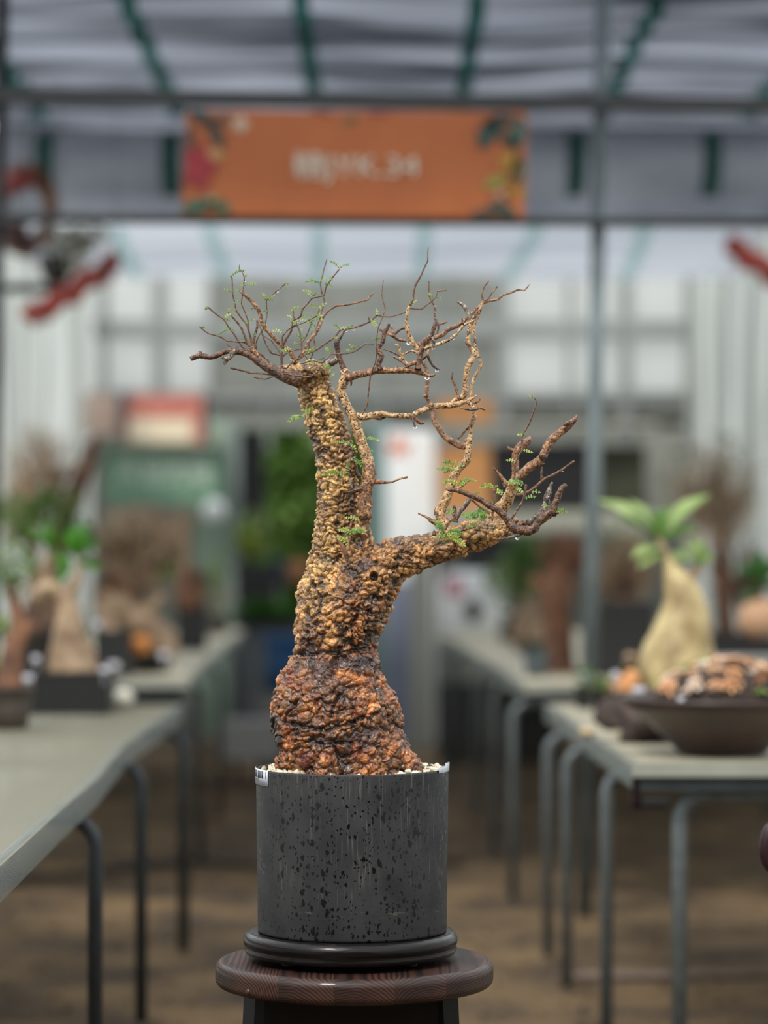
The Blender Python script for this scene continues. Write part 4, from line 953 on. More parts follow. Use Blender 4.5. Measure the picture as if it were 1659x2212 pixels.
br('H','brown',-.04,[(1070,1100,22),(1090,1080,24),(1100,1072,16)],'twig'); br('H','brown',-.045,[(1110,1115,20),(1160,1105,24),(1190,1110,16)],'twig')
br('H','dark',-.05,[(385,1215,22),(388,1180,12),(385,1168,5)],'twig')
# twigs off stem three
br('G','brown',-.05,[(300,1545,18),(325,1538,20),(345,1545,14),(430,1546,6),(480,1525,6),(534,1513,7)])
MB().blob(P(*tp('T',1045,975),TY-.06), (.0034,.003,.0034), 10, .1).build('resin_bead', mat('amber_resin', (168,72,24), .12, coat=1), tree, label='amber resin bead')
br('T','dark',-.0,[(850,672,10),(790,672,14),(770,690,8)],'twig'); br('T','dark',.0,[(828,640,12),(825,740,12),(835,830,14),(845,890,16),(870,930,22)])
br('T','grey',-.04,[(780,738,7),(768,830,8),(772,940,8),(800,1045,9)]); br('T','brown',-.05,[(795,1340,9),(778,1450,13),(765,1560,16),(760,1640,22)]); br('T','red_twig',-.05,[(652,1505,8),(700,1580,18),(728,1640,26),(745,1680,24)])
br('T','dark',-.04,[(750,1078,8),(800,1070,20),(860,1050,26),(900,1040,30)],'twig'); br('T','tan',-.05,[(985,1218,3),(960,1200,12),(940,1190,14)],'twig')

# ------------------------------------------------------------------ leaf sprays
lrnd = random.Random(11)
def leaf(c, x0, y0, x1, y1, m='leaf', dy=-.05, wide=1.0):
    u0 = tp(c,x0,y0); u1 = tp(c,x1,y1); Ld = math.hypot(u1[0]-u0[0], u1[1]-u0[1]); Y = TY+dy
    a = P(u0[0],u0[1],Y); b = P(u1[0],u1[1],Y+lrnd.uniform(-.006,.006)); d = b-a; L_ = d.length
    if L_ < 1e-5: return
    t = d.normalized(); arch = Vector((0,0,1))*L_*.12
    mb = MB(); path = [a.lerp(b,k/5)+arch*math.sin(math.pi*k/5) for k in range(6)]
    mb.tube(path, [.0006,.00055,.0005,.0005,.0004,.0003], 5)
    n = max(3, int(Ld/4.0)); ln = .0036*wide*min(1.15, .75+Ld/90)
    sidev = t.cross(Vector((0,-1,.35)).normalized()).normalized(); tilt = lrnd.uniform(-.6,.6)
    for i in range(n):
        s = .12+.86*i/(n-1 if n > 1 else 1); p = a.lerp(b,s)+arch*math.sin(math.pi*s); sc = ln*(.75+.35*math.sin(math.pi*s))*lrnd.uniform(.8,1.15)
        for sg in (-1,1):
            dr = (sidev*sg*lrnd.uniform(.75,1)+t*.45+Vector((0,lrnd.uniform(-.5,.5)+tilt*sg,lrnd.uniform(-.35,.15)))).normalized()
            mb.blade(p, p+dr*sc, sc*.52, up=Vector((lrnd.uniform(-.3,.3),-1,.5)), droop=.08, k=4)
    mb.blade(b, b+t*ln, ln*.5, up=(0,-1,.4), droop=.05, k=4)
    return mb.build('leaf', m, tree)
for q in [('A',640,290,800,230),('A',660,515,750,500),('A',635,525,545,485),('A',820,430,955,405),('A',815,425,775,420),('A',820,310,848,288),('A',775,660,692,660),('A',710,775,612,755),
          ('A',530,890,612,905),('A',545,870,610,825),('A',600,1000,665,1045),('A',590,1040,470,1100),('A',870,930,942,895),('A',870,925,832,940),('A',1120,630,1058,600),('A',1110,620,1075,545),('A',1150,620,1215,570),
          ('A',1150,625,1200,630),('A',1385,400,1420,405),('A',320,730,282,750),('A',935,1110,985,1100),('A',225,1020,260,1000),('A',1340,1080,1222,1050),('A',1100,950,1118,992),('A',1130,790,1082,772),('A',780,1190,795,1170),
          ('B',960,215,835,118),('B',965,215,1090,155),('B',790,430,830,350),('B',770,440,840,490),('B',760,440,745,470),('B',650,440,445,422),('B',670,415,730,370),('B',550,645,418,568),('B',560,640,618,600),
          ('B',370,830,228,862),('B',370,960,525,970),('B',330,1040,215,1085),('B',340,1010,460,1050),('B',460,1050,575,1105),('B',530,1030,672,1025),('B',520,1040,520,1110),('B',640,850,518,785),('B',650,845,735,770),('B',640,910,680,1000),
          ('B',640,930,600,990),('B',370,1320,290,1255),('B',370,1320,425,1275),('B',220,1000,163,955),('B',350,1185,380,1155),('B',500,1245,550,1210),('B',60,1515,190,1475),('B',100,1500,60,1480),('B',830,1540,760,1470),('B',840,1530,790,1460),
          ('B',1210,1490,1130,1410),('B',1200,1480,1180,1440),('B',1130,1510,1080,1485),('B',650,1700,480,1700),('B',690,1740,835,1760),('B',700,1760,790,1810),('B',650,1640,712,1620),('B',830,1930,870,1860),('B',490,1560,565,1450),
          ('B',470,1600,450,1500),('B',430,1510,540,1490),('B',330,1410,270,1380),('B',960,1150,888,1105),('B',1070,1145,1155,1115),('B',970,1160,1060,1140),('B',1555,1060,1465,1020),('B',1535,1320,1480,1320),('B',1540,1320,1592,1312),('B',1555,940,1545,870),('B',870,1295,910,1290),('B',200,1650,215,1640),
          ('C',1430,1060,1575,1055),('C',1420,1040,1365,975),('C',1010,1190,1085,1110),('C',200,1490,310,1650),
          ('G',255,1268,342,1278),('G',185,1310,75,1290),('G',165,1300,205,1345),('G',150,1508,0,1495),('G',148,1500,155,1425),('G',165,1385,248,1450),('G',240,1400,245,1440),('G',300,1345,312,1345)]:
    leaf(*q, m='leafy' if lrnd.random() < .45 else 'leaf', dy=(.06 if q[0] == 'C' else -.04))
for q in [('E',450,700,180,680,1.3),('E',440,690,300,740,1.2),('E',460,640,290,530,1.4),('E',430,640,480,540,1.3),('E',480,640,620,610,1.2),('E',400,700,470,680,1.1),('E',560,980,285,930,1.3),('E',560,1010,720,880,1.3),('E',720,920,880,910,1.2),('E',560,1020,700,930,1.2),
          ('E',1280,1030,1020,1030,1.2),('E',1290,1030,1325,1010,1),('E',1440,1190,1295,1110,1.5),('E',1360,1190,1410,1120,1.3),('E',1190,1370,1250,1320,1.2),('E',310,1570,440,1500,1.4),('E',440,1580,430,1510,1.3),('E',620,1570,880,1665,1.6),('E',1150,1550,800,1620,1.9),('E',1100,1560,1000,1680,1.8),('E',1150,1560,1060,1650,1.7),
          ('E',270,1960,110,1730,1.4),('E',280,1950,200,1780,1.3),('E',300,1960,280,2090,1.7),('E',300,1970,130,2030,1.6),('E',310,1950,610,1960,1.5),('E',330,2000,650,2180,1.4),('E',250,1900,120,1830,1.3),('E',340,1960,440,2050,1.4),('E',700,1870,910,1790,1.2),('E',880,1170,970,1155,1)]:
    leaf(q[0],q[1],q[2],q[3],q[4], m='leafy' if lrnd.random() < .4 else 'leaf', dy=-.085, wide=q[5])
for q in [('F',400,330,328,320,1),('F',410,600,548,630,1.2),('F',400,310,460,280,.8),('F',280,800,140,775,1.2),('F',430,1200,180,1160,1.5),('F',300,1290,380,1320,1.3),('F',320,1350,310,1260,1.3),('F',560,1340,685,1340,1.2),('F',440,1450,595,1420,1.3),('F',885,1600,770,1580,1.1),('F',970,1670,1155,1690,1.4),('F',350,2110,400,2105,.8),
          ('T',400,300,332,292,1.3),('T',400,320,415,278,1.3),('T',390,330,340,345,1.2),('T',340,350,205,392,1.2),('T',850,1340,748,1322,1.1),('T',830,1345,850,1320,1),('T',740,1490,910,1445,1.3),('T',800,1470,680,1440,1.2),('T',730,1560,670,1510,1.2),('T',720,1500,745,1568,1.2),('T',760,1470,770,1520,1),('H',1240,38,1203,18,.8)]:
    leaf(q[0],q[1],q[2],q[3],q[4], m='leafy' if lrnd.random() < .4 else 'leaf', dy=-.09, wide=q[5])

# ------------------------------------------------------------------ hanging water drops
water = bpy.data.materials.new('water'); water.use_nodes = True; b_ = water.node_tree.nodes['Principled BSDF']
b_.inputs['Base Color'].default_value = (1,1,1,1); b_.inputs['Roughness'].default_value = .02; b_.inputs['Transmission Weight'].default_value = 1; b_.inputs['IOR'].default_value = 1.33
for (c, x_, y_, r_, lab, dy) in [
    ('D',430,695,5,'water drop under the pale upright branch left of the snag',.03),('D',800,782,3.4,'water drop on the tip of the short pale spur',-.07),('D',855,1108,4,'water drop at the end of the curved dark twig',-.03),
    ('D',708,1215,5.5,'largest water drop, under the hooked end of the horizontal branch',-.045),('D',302,912,2.2,'tiny water drop below the forked twigs over the long branch',-.02),('D',1098,634,2.6,'water drop under the pale branch bend',-.055),
    ('F',308,2150,4.5,'water drop under the wet twig below the right branch',-.06),('F',1105,966,1.8,'small water drop midway along the thin right twig',-.02),('T',880,402,2.4,'water drop below the joint of the middle side branch',-.035),
    ('G',582,1192,4,'water drop on the broken spur of the middle side branch',-.04),('A',1278,512,2,'water drop on the upper left twig pointing right',.0),('A',824,364,1.8,'water drop high on the thinnest left twig',.0),
    ('B',1068,1190,2.8,'water drop below the pale stub tip',-.03),('B',1182,1170,2.4,'water drop under the twig right of the pale stub',.07),('B',242,1902,2.6,'water drop on the low loop over the left stem top',-.055)]:
    u, v = tp(c,x_,y_); p_ = P(u,v,TY+dy); r = r_*K
    mb = MB().lathe([(.0001,-r*1.0),(r*.55,-r*.86),(r*.92,-r*.35),(r,0),(r*.85,r*.45),(r*.5,r*.95),(r*.2,r*1.4)], p_, 12)
    tag(mb.build('water_drop', water, loc=p_), lab, 'droplet', 'water drops hanging on the bonsai')

# ------------------------------------------------------------------ nursery plants and other things in the background
def kx(Y): return Y/F
def snapz(p_):
    z = p_[2]; zb = .7405 if p_[1] < 8.6 else (.776 if p_[0] < 0 else .761)
    if abs(z-zb) < .065: return zb
    return 0.0 if z < .13 else z
def rtub(name, label, cat, px, pyb, Y, w0, w1, h, m, group=None, soil=True, n=32):
    """round pot: w0/w1 half widths (px) at the base and rim, h height (px), standing at pixel row pyb"""
    c = P(px,pyb,Y); c.z = snapz(c); k = kx(Y); root = thing(name, label, cat, c, group)
    r0, r1, H = w0*k, w1*k, h*k; t_ = min(.006, r1*.12)
    MB().lathe([(r0,0),(r0+(r1-r0)*.5,H*.5),(r1,H*.93),(r1+.003,H*.94),(r1+.003,H),(r1-t_,H),(r1-t_*1.2,H*.84),(.001,H*.84)], c, n).build('pot_body', m, root)
    if soil: MB().lathe([(r1-t_*1.3,H*.86),(r1*.4,H*.93),(.001,H*.95)], c, 16).build('soil', 'soil', root)
    return root, c, k
def stag(px, py, Y, label, w_=13, h_=9, cat='tag'):
    w_ *= .75; h_ *= .75
    c = P(px,py,Y); k = kx(Y); d = MB()
    n = 6
    vs = []
    for i in range(n+1):
        u = -1+2*i/n; vs += [(c.x+u*w_*k, c.y-.004*(1-u*u), c.z-h_*k), (c.x+u*w_*k, c.y-.004*(1-u*u), c.z+h_*k)]
    vs2 = [(v[0], v[1]+.002, v[2]) for v in vs]; fs = []; o2 = len(vs)
    for i in range(n): o = i*2; fs += [(o,o+2,o+3,o+1),(o2+o+1,o2+o+3,o2+o+2,o2+o),(o,o2+o,o2+o+2,o+2),(o+1,o+3,o2+o+3,o2+o+1)]
    d.add(vs+vs2, fs)
    root = thing('plant_tag', label, cat, (c.x,c.y,c.z-h_*k))
    d.build('tag_face', 'label', root)
    MB().box(c.x-.002,c.x+.002,c.y+.002,c.y+.004,c.z-h_*k-.03,c.z).build('tag_stake', 'label', root, smooth=False)
    return root
def limb(root, m, Y, pts, name='trunk', n=16, jit=.08, dy=0):
    ps = [P(a,b,Y+dy) for a,b,_ in pts]; rs = [r*kx(Y) for *_,r in pts]
    return MB().tube(ps, rs, n, res=.03, jit=jit, seed=int(pts[0][0])).build(name, m, root)
def foliage(root, m, px, py, Y, rx, ry, n, size, seed=0, name='foliage', dy=0, rz=None):
    r_ = random.Random(seed+int(px)); mb = MB(); c = P(px,py,Y+dy); k = kx(Y)
    for i in range(n):
        while True:
            d = Vector((r_.uniform(-1,1), r_.uniform(-1,1), r_.uniform(-1,1)))
            if d.length < 1: break
        p_ = c+Vector((d.x*rx*k, d.y*(rz or rx)*k, d.z*ry*k)); q = Vector((r_.uniform(-1,1), r_.uniform(-1,1), r_.uniform(-.5,.9))).normalized()
        s_ = size*k*r_.uniform(.6,1.2); mb.blade(p_, p_+q*s_, s_*.5, k=3)
    return mb.build(name, m, root, kind='stuff')
def brush(root, m, px, py, Y, rx, ry, n, seed=0, thick=1.6, name='twigs', up=.6, dy=0):
    r_ = random.Random(seed+int(px)); mb = MB(); k = kx(Y)
    for i in range(int(n*.55)):
        th = r_.uniform(-.5,3.64); q_ = r_.uniform(.35,1)**.7
        a = P(px+r_.uniform(-.14,.14)*rx+.3*rx*q_*math.cos(th), py+ry*r_.uniform(.1,.95), Y+dy+r_.uniform(-.2,.2)*rx*k)
        b = P(px+rx*q_*math.cos(th), py-ry*q_*math.sin(th)*(up/.6), Y+dy+r_.uniform(-.8,.8)*rx*k)
        mid = a.lerp(b,.5)+Vector((r_.uniform(-.2,.2)*rx*k, r_.uniform(-.2,.2)*rx*k, r_.uniform(-.1,.15)*ry*k))
        mb.tube([a,mid,b], [thick*k*1.6,thick*k*1.1,thick*k*.5], 4, cap=False)
    return mb.build(name, m, root, kind='stuff')
def bigleaf(root, m, Y, x0, y0, x1, y1, wpx, dy=0, up=(0,-.6,1), droop=.12):
    return MB().blade(P(x0,y0,Y+dy), P(x1,y1,Y+dy-.02), wpx*kx(Y), up=up, droop=droop, k=8, cup=.2).build('leaf', m, root)
def boxy(name, label, cat, px0, px1, py0, py1, Y, d, m, group=None, rim=True, yaw=0, taper=.94):
    """rectangular pot or crate with a rim and hollow top"""
    a = P(px0,py1,Y); b = P(px1,py0,Y); a.z = snapz(a); c = ((a.x+b.x)/2, Y+d/2, a.z); root = thing(name, label, cat, c, group)
    w = (b.x-a.x)/2; h = b.z-a.z; e = d/2; t = .006
    def ring(s_, z): return [(c[0]-w*s_, c[1]-e*s_, a.z+z),(c[0]+w*s_, c[1]-e*s_, a.z+z),(c[0]+w*s_, c[1]+e*s_, a.z+z),(c[0]-w*s_, c[1]+e*s_, a.z+z)]
    vs = ring(taper,0)+ring(.98,h*.88)+ring(1.0,h*.89)+ring(1.0,h)+ring(.93,h)+ring(.92,h*.82)
    fs = [(3,2,1,0)]+[(l*4+i, l*4+(i+1)%4, l*4+4+(i+1)%4, l*4+4+i) for l in range(5) for i in range(4)]+[(20,21,22,23)]
    MB().add(vs, fs).build('pot_body' if 'pot' in name or 'trough' in name else 'crate_body', m, root, smooth=False)
    return root

# ---- left bench, near
Y = 7.9
t = boxy('plant_trough', 'black rectangular plant trough on the near left bench', 'pot', 48, 238, 1452, 1541, Y, .19, 'black_plastic')
MB().box(X(56,Y),X(230,Y),Y+.012,Y+.178,Z(1468,Y),Z(1456,Y)).build('soil','soil',t,smooth=False)
t = thing('caudex_plant', 'pale bottle-trunked plant with an arched neck growing in the black trough', 'plant', P(150,1458,Y+.09))
Yc = Y+.09
limb(t,'cream_trunk',Yc,[(152,1458,50),(150,1430,48),(150,1395,40),(150,1350,32),(148,1315,25),(140,1288,20),(120,1270,17),(98,1268,15),(84,1280,14),(78,1300,11)])
limb(t,'cream_trunk',Yc,[(143,1296,16),(160,1262,13),(172,1230,9),(170,1200,6)],'branch'); limb(t,'cream_trunk',Yc,[(100,1270,10),(96,1230,8),(110,1190,6)],'branch')
for q in ((165,1200,182,1132,70),(160,1195,215,1180,56),(120,1192,60,1150,30),(118,1195,150,1240,34),(172,1215,214,1232,40),(110,1190,96,1130,30),(170,1205,140,1150,40),(150,1210,128,1262,34),(158,1190,200,1140,44)):
    bigleaf(t,'bright_green',Yc,*q)
t = thing('caudex_plant', 'small pale stump-like plant at the right end of the black trough', 'plant', P(193,1458,Yc)); limb(t,'cream_trunk',Yc,[(193,1458,22),(190,1425,20),(186,1395,13),(184,1375,7)]); foliage(t,'green',184,1365,Yc,16,14,26,14,5)
stag(55,1467,Y-.02,'white tag on the left end of the black trough',20,12); stag(225,1448,Y-.01,'white tag at the right end of the black trough'); stag(78,1425,Y+.03,'small white tag standing at the arched plant foot',11,11)
t,c,k = rtub('plant_pot','grey-brown round pot at the left edge on the near bench','pot',18,1567,7.3,42,56,88,'grey_pot')
t = thing('bonsai_plant','rusty-stemmed plant with lime leaves in the round pot at the left edge','plant',P(20,1490,7.3))
limb(t,'rust_trunk',7.3,[(18,1490,34),(22,1450,28),(30,1400,22),(40,1350,16),(30,1300,12),(15,1250,8)]); limb(t,'rust_trunk',7.3,[(30,1420,14),(48,1385,11),(60,1340,9)],'branch')
foliage(t,'leafy',2,1355,7.3,16,22,60,20,2); foliage(t,'leafy',10,1435,7.3,14,18,40,20,3); foliage(t,'green',25,1235,7.3,55,60,170,22,4)
# leafy and twiggy plants further back on the left
t,c,k = rtub('plant_pot','black round pot behind the black trough on the far left bench','pot',70,1452,9.7,55,66,90,'black_plastic')
t = thing('leafy_bonsai','loose green leafy bonsai behind the arched bottle-trunk plant','plant',P(70,1365,9.7))
limb(t,'brown_trunk',9.7,[(70,1372,26),(66,1330,20),(80,1280,15),(70,1220,11),(60,1150,7)]); limb(t,'brown_trunk',9.7,[(78,1290,12),(120,1230,8),(150,1180,5)],'branch')
foliage(t,'green',60,1130,9.7,85,62,330,26,7); foliage(t,'green',120,1090,9.7,60,45,150,22,8); foliage(t,'bright_green',165,1160,9.7,40,40,150,32,9); brush(t,'twig_haze',70,1220,9.7,90,110,60,9)
t,c,k = rtub('plant_pot','black pot of the tall leaning deadwood bonsai on the far left bench','pot',120,1440,10.6,46,56,82,'black_plastic')
t = thing('deadwood_bonsai','tall brown leaning deadwood bonsai left of the green sign','plant',P(120,1360,10.6))
limb(t,'brown_trunk',10.6,[(118,1365,30),(112,1290,24),(118,1200,21),(140,1120,22),(165,1060,22),(186,1000,17),(200,965,13),(207,942,7)]); limb(t,'brown_trunk',10.6,[(140,1110,14),(110,1050,9),(70,1000,6)],'branch')
brush(t,'twig_haze',90,1010,10.6,95,110,210,3,1.4); brush(t,'twig_haze',50,1100,10.6,70,90,90,5,1.6)
# bent trunk with bushy crown
Y = 9.9
t,c,k = rtub('bonsai_dish','low black dish under the bent-trunk bonsai','pot',322,1462,Y,40,54,42,'black_plastic')
t = thing('bent_bonsai','thick tan bent-trunk bonsai with a bushy brown crown','plant',P(330,1425,Y))
limb(t,'cream_trunk',Y,[(348,1426,20),(356,1400,32),(340,1375,36),(308,1350,34),(280,1325,33),(255,1300,32),(232,1290,26),(215,1275,16)]); limb(t,'cream_trunk',Y,[(300,1345,24),(325,1310,18),(350,1280,12)],'branch')
limb(t,'rust_trunk',Y,[(225,1330,20),(240,1370,24),(262,1385,18)],'root')
brush(t,'twig_haze',300,1180,Y,112,105,420,3,1.8); brush(t,'red_twig',260,1270,Y,70,60,120,4,2); foliage(t,'twig_haze',290,1150,Y,92,62,220,15,3,'dry_leaves'); foliage(t,'cream_trunk',300,1200,Y,95,70,130,16,4,'dry_leaves'); foliage(t,'green',260,1190,Y,60,50,40,15,4); foliage(t,'brown_trunk',330,1170,Y,70,70,110,16,7,'dry_leaves')
foliage(t,'pale_green',352,1222,Y,36,34,150,24,6); 
o = MB().blob(P(305,1392,Y-.16),(.040,.034,.036),14,.2).build('orange_fruit','orange_stone',loc=P(305,1410,Y-.16)); tag(o,'round orange stone lying at the foot of the bent-trunk bonsai','stone')
boxy('plant_pot','square black pot left of the bent-trunk bonsai','pot',203,282,1362,1452,Y-.35,.12,'black_plastic')
t = thing('stub_bonsai','short tan stub growing from the square black pot','plant',P(240,1372,Y-.28)); limb(t,'cream_trunk',Y-.28,[(240,1380,22),(235,1350,20),(228,1325,16),(214,1305,10)]); 
stag(214,1352,9.6,'round white tag on the square black pot rim',14,14); stag(246,1440,9.52,'white tag low at the foot of the square black pot',15,12); stag(355,1415,9.6,'grey-white tag on the low black dish rim',14,10)
t = boxy('plant_pot','tall square black pot behind the bent-trunk bonsai','pot',380,446,1300,1396,12.2,.14,'black_plastic')
t = thing('root_bonsai','reddish-brown root-clump plant with upright tan trunk in the tall black pot','plant',P(412,1310,12.25))
limb(t,'rust_trunk',12.25,[(412,1316,30),(408,1285,34),(402,1255,24),(396,1225,12)]); limb(t,'cream_trunk',12.25,[(396,1250,14),(400,1200,12),(396,1150,10),(380,1110,6)],'branch'); brush(t,'twig_haze',385,1140,12.25,40,50,80,3); brush(t,'red_twig',415,1255,12.25,40,45,90,6,2)
t,c,k = rtub('plant_pot','small brown pot at the far end of the left bench','pot',470,1352,14.6,18,24,40,'grey_pot'); foliage(t,'twig_haze',470,1300,14.6,34,34,120,16,3,'dry_leaves'); foliage(t,'pale_green',462,1250,14.6,26,46,90,18,4)
MB2 = MB().tube([P(462,1102,16.8),P(462,1102,17.75)],.012,8)
tag(MB().blob(P(462,1102,16.8),(.07,.06,.07),16,.05).build('white_globe','white',loc=P(462,1125,16.8)),'white round lamp-like globe right of the green sign','globe')
MB2.build('bracket','steel_dark',bpy.data.objects['white_globe'])
tag(MB().blob(P(262,1508,8.2),(.045,.04,.028),12,.2).build('white_sack',mat('sack_grey',(190,186,172),.8,bump=.3),loc=P(262,1525,8.2)),'small pale bundle lying on the bench right of the black trough','bundle')

# ---- hanging things top left
t = thing('hanging_wreath','brown dried vine wreath with red blooms hanging at the upper left','wreath',P(55,440,11.6))
Yw = 11.6; r_ = random.Random(4)
mb = MB()
for i in range(90):
    a0 = r_.uniform(0,6.28); rr = r_.uniform(44,72); pts = []
    for j in range(6):
        th = a0+j*.3; q = rr+r_.uniform(-7,7); pts.append(P(55+q*.9*math.cos(th), 452+q*1.35*math.sin(th), Yw+r_.uniform(-.05,.05)))
    mb.tube(pts, .0055, 4, cap=False)
mb.build('vine_ring','red_twig',t,kind='stuff')
for (u,v,rr) in ((38,392,26),(62,384,16),(24,410,16)): MB().blob(P(u,v,Yw-.08),rr*kx(Yw),12,.5,u).build('red_bloom',mat('bloom_%d'%u,(136,52,44),.7,rgb2=(84,34,30),scale=30),t)
for (u,v,rr) in ((34,500,26),(52,522,20)): MB().blob(P(u,v,Yw-.05),rr*kx(Yw),12,.5,u).build('dark_bloom',mat('dbloom_%d'%u,(54,26,26),.7),t)
MB().tube([P(55,362,Yw),P(58,138,Yw)],.003,5).build('hanger','steel_dark',t)
t = thing('hanging_basket','black hanging pot with pale trailing plant above the red roll','basket',P(122,600,12.0))
MB().lathe([(.045,-.0),(.075,.06),(.085,.12),(.08,.122),(.07,.1),(.001,.1)],P(122,612,12.0),20).build('pot_body','black_plastic',t)
foliage(t,mat('silver_leaf',(196,196,176),.6,rgb2=(140,138,118),scale=9,trans=.3),150,540,12.0,55,50,260,24,3); foliage(t,mat('silver_leaf_2',(180,182,168),.6,trans=.3),190,510,12.0,45,35,120,24,5)
MB().tube([P(122,560,12.0),P(126,470,12.0),P(130,172,12.0)],.003,5).build('hanger','steel_dark',t)
def roll(px0,py0,px1,py1,rw,Y,label):
    a = P(px0,py0,Y); b = P(px1,py1,Y); mb = MB(); n = 24; ps = [a.lerp(b,i/n)+Vector((0,.01*math.sin(i*1.3),.012*math.sin(i*.9))) for i in range(n+1)]
    mb.tube(ps,[rw*kx(Y)*(1+.12*math.sin(i*1.7)) for i in range(n+1)],14,jit=.15)
    t = thing('rolled_banner',label,'banner',a); mb.build('cloth_roll','red',t)
    for p_ in (a,b): MB().tube([p_,Vector((p_.x,p_.y,3.3))],.002,5).build('hanging_cord','steel_dark',t)
    for u in (.12,.5,.88):
        p_ = a.lerp(b,u); MB().tube([p_-(b-a).normalized()*.006,p_+(b-a).normalized()*.006],rw*kx(Y)*1.22,12).build('tie_cord','steel_dark',t)
    return t
roll(62,688,252,566,24,12.3,'red rolled banner slanting across the left side curtain'); roll(1578,530,1760,655,23,12.3,'red rolled banner slanting down at the right edge')
tag(MB().tube([P(-40,622,11.2),P(120,622,11.2)],.02,8).build('curtain_rail','beam',loc=P(0,622,11.2)),'dark horizontal rail of the left side curtain under the wreath','rail')

# ---- back wall things
def slab(name,label,cat,px0,px1,py0,py1,Y,d,m,part=None):
    a = P(px0,py1,Y); b = P(px1,py0,Y); a.z = snapz(a) if Y < 17 else a.z; o = MB().box(a.x,b.x,Y,Y+d,a.z,b.z).build(name,m,loc=a,smooth=False); tag(o,label,cat); return o
Y = 17.5
t = thing('door_panel','tall white panel with an orange logo left of the orange boxes','panel',P(882,1605,Y))
c0 = Z(926,Y)
MB().box(X(836,Y),X(940,Y),Y,Y+.05,0.0,c0).build('panel_board','white',t,smooth=False)
MB().box(X(838,Y),X(884,Y),Y-.012,Y-.001,.02,Z(1255,Y)).build('panel_shade',mat('bluish_shade',(134,142,166),.5,var=.15,scale=3),t,smooth=False)  # thin bluish sheet painting the shade on the lower part of the panel
mb = MB(); cc = P(862,966,Y-.006)
for a in range(5):
    th = math.pi*2*a/5+.3; mb.blade(cc, (cc.x+.085*math.cos(th),cc.y,cc.z+.075*math.sin(th)), .06, up=(0,1,0), droop=.02)
mb.build('orange_logo',mat('logo_orange',(206,104,50),.5),t,label='orange star-like logo')
slab('door_jamb','pale grey door jamb beside the white panel','post',884,934,1180,1600,16.9,.08,mat('jamb_grey',(168,168,158),.6,var=.1,scale=2))
slab('door_jamb','grey-green door frame post at the left of the doorway','post',492,516,905,1590,17.6,.1,mat('jamb_green',(128,140,136),.6,var=.1,scale=2))
slab('door_jamb','pale green upright frame left of the doorway','post',424,492,905,1590,17.7,.06,mat('jamb_pale',(164,184,166),.6,rgb2=(138,158,142),scale=2))
slab('door_jamb','grey-blue upright frame left of the white panel','post',800,836,905,1590,17.5,.06,mat('jamb_blue',(120,142,142),.5,var=.1,scale=2))
sg = slab('green_sign','green sign board with pale characters on the back wall','sign',226,474,964,1088,17.3,.03,mat('sign_green',(96,134,110),.6,rgb2=(112,146,124),scale=2))
vs, fs = text_geo('欢迎光临', .2); ws = max(v[0] for v in vs)-min(v[0] for v in vs); sc_ = (205*kx(17.3))/ws; c = P(355,1018,17.29)
MB().add([(c.x+v[0]*sc_, c.y, c.z+v[1]*sc_*1.35) for v in vs],fs).build('lettering',mat('sign_letter',(206,220,208),.6),sg,smooth=False)
t = thing('red_box','red and cream box on the shelf above the green sign','box',P(355,955,17.3))
a = P(272,956,17.3); b = P(436,852,17.3)
MB().box(a.x,b.x,17.3,17.5,a.z,b.z).build('box_body',mat('box_red',(176,98,84),.6,rgb2=(186,120,108),scale=3),t,smooth=False)
MB().box(a.x+.02,b.x-.06,17.292,17.299,a.z+.01,a.z+.15).build('box_label',mat('box_cream',(222,208,182),.6,var=.05),t,smooth=False)
MB().box(b.x+.001,b.x+.03,17.3,17.5,a.z,b.z).build('box_end',mat('box_dark',(70,44,38),.6),t,smooth=False)
slab('pink_box','pale pink box left of the red and cream box','box',150,252,850,940,17.4,.15,mat('pink_card',(206,180,166),.7,var=.08,scale=3))
slab('blue_canister','small dark blue canister between the pink box and the red box','canister',254,272,850,882,17.25,.06,mat('navy',(52,72,88),.5))
slab('wall_shelf','grey shelf board along the back wall under the red box','shelf',140,470,957,963,17.2,.35,mat('shelf_board',(150,152,140),.6))
slab('cardboard_box','brown-orange cardboard box on top of the wall shelf','box',945,1062,862,912,17.3,.25,mat('card_orange',(176,122,62),.7,rgb2=(150,100,52),scale=3))
slab('wall_shelf','grey shelf board carrying the brown-orange box','shelf',940,1420,913,922,17.2,.4,mat('shelf_board2',(156,156,146),.6))
slab('wall_shelf','pale lower shelf board behind the right branch crown','shelf',940,1420,1104,1150,17.15,.45,mat('shelf_board3',(176,176,162),.6,var=.1,scale=2))
slab('cardboard_box','tan-orange cardboard box standing on the lower wall shelf','box',950,1058,962,1103,17.3,.25,mat('card_tan',(196,140,84),.7,rgb2=(176,120,70),scale=3))
slab('black_cabinet','black open-fronted cabinet right of the tan-orange box','cabinet',1064,1270,958,1103,17.35,.3,'black_plastic')
slab('black_cabinet','dark green-brown cabinet behind the grey post','cabinet',1275,1395,962,1103,17.4,.25,mat('cab_dark',(44,46,36),.7,rgb2=(60,62,44),scale=5))
slab('black_crate','long black crate under the pale shelf board','crate',1000,1200,1152,1232,16.9,.3,'black_plastic')
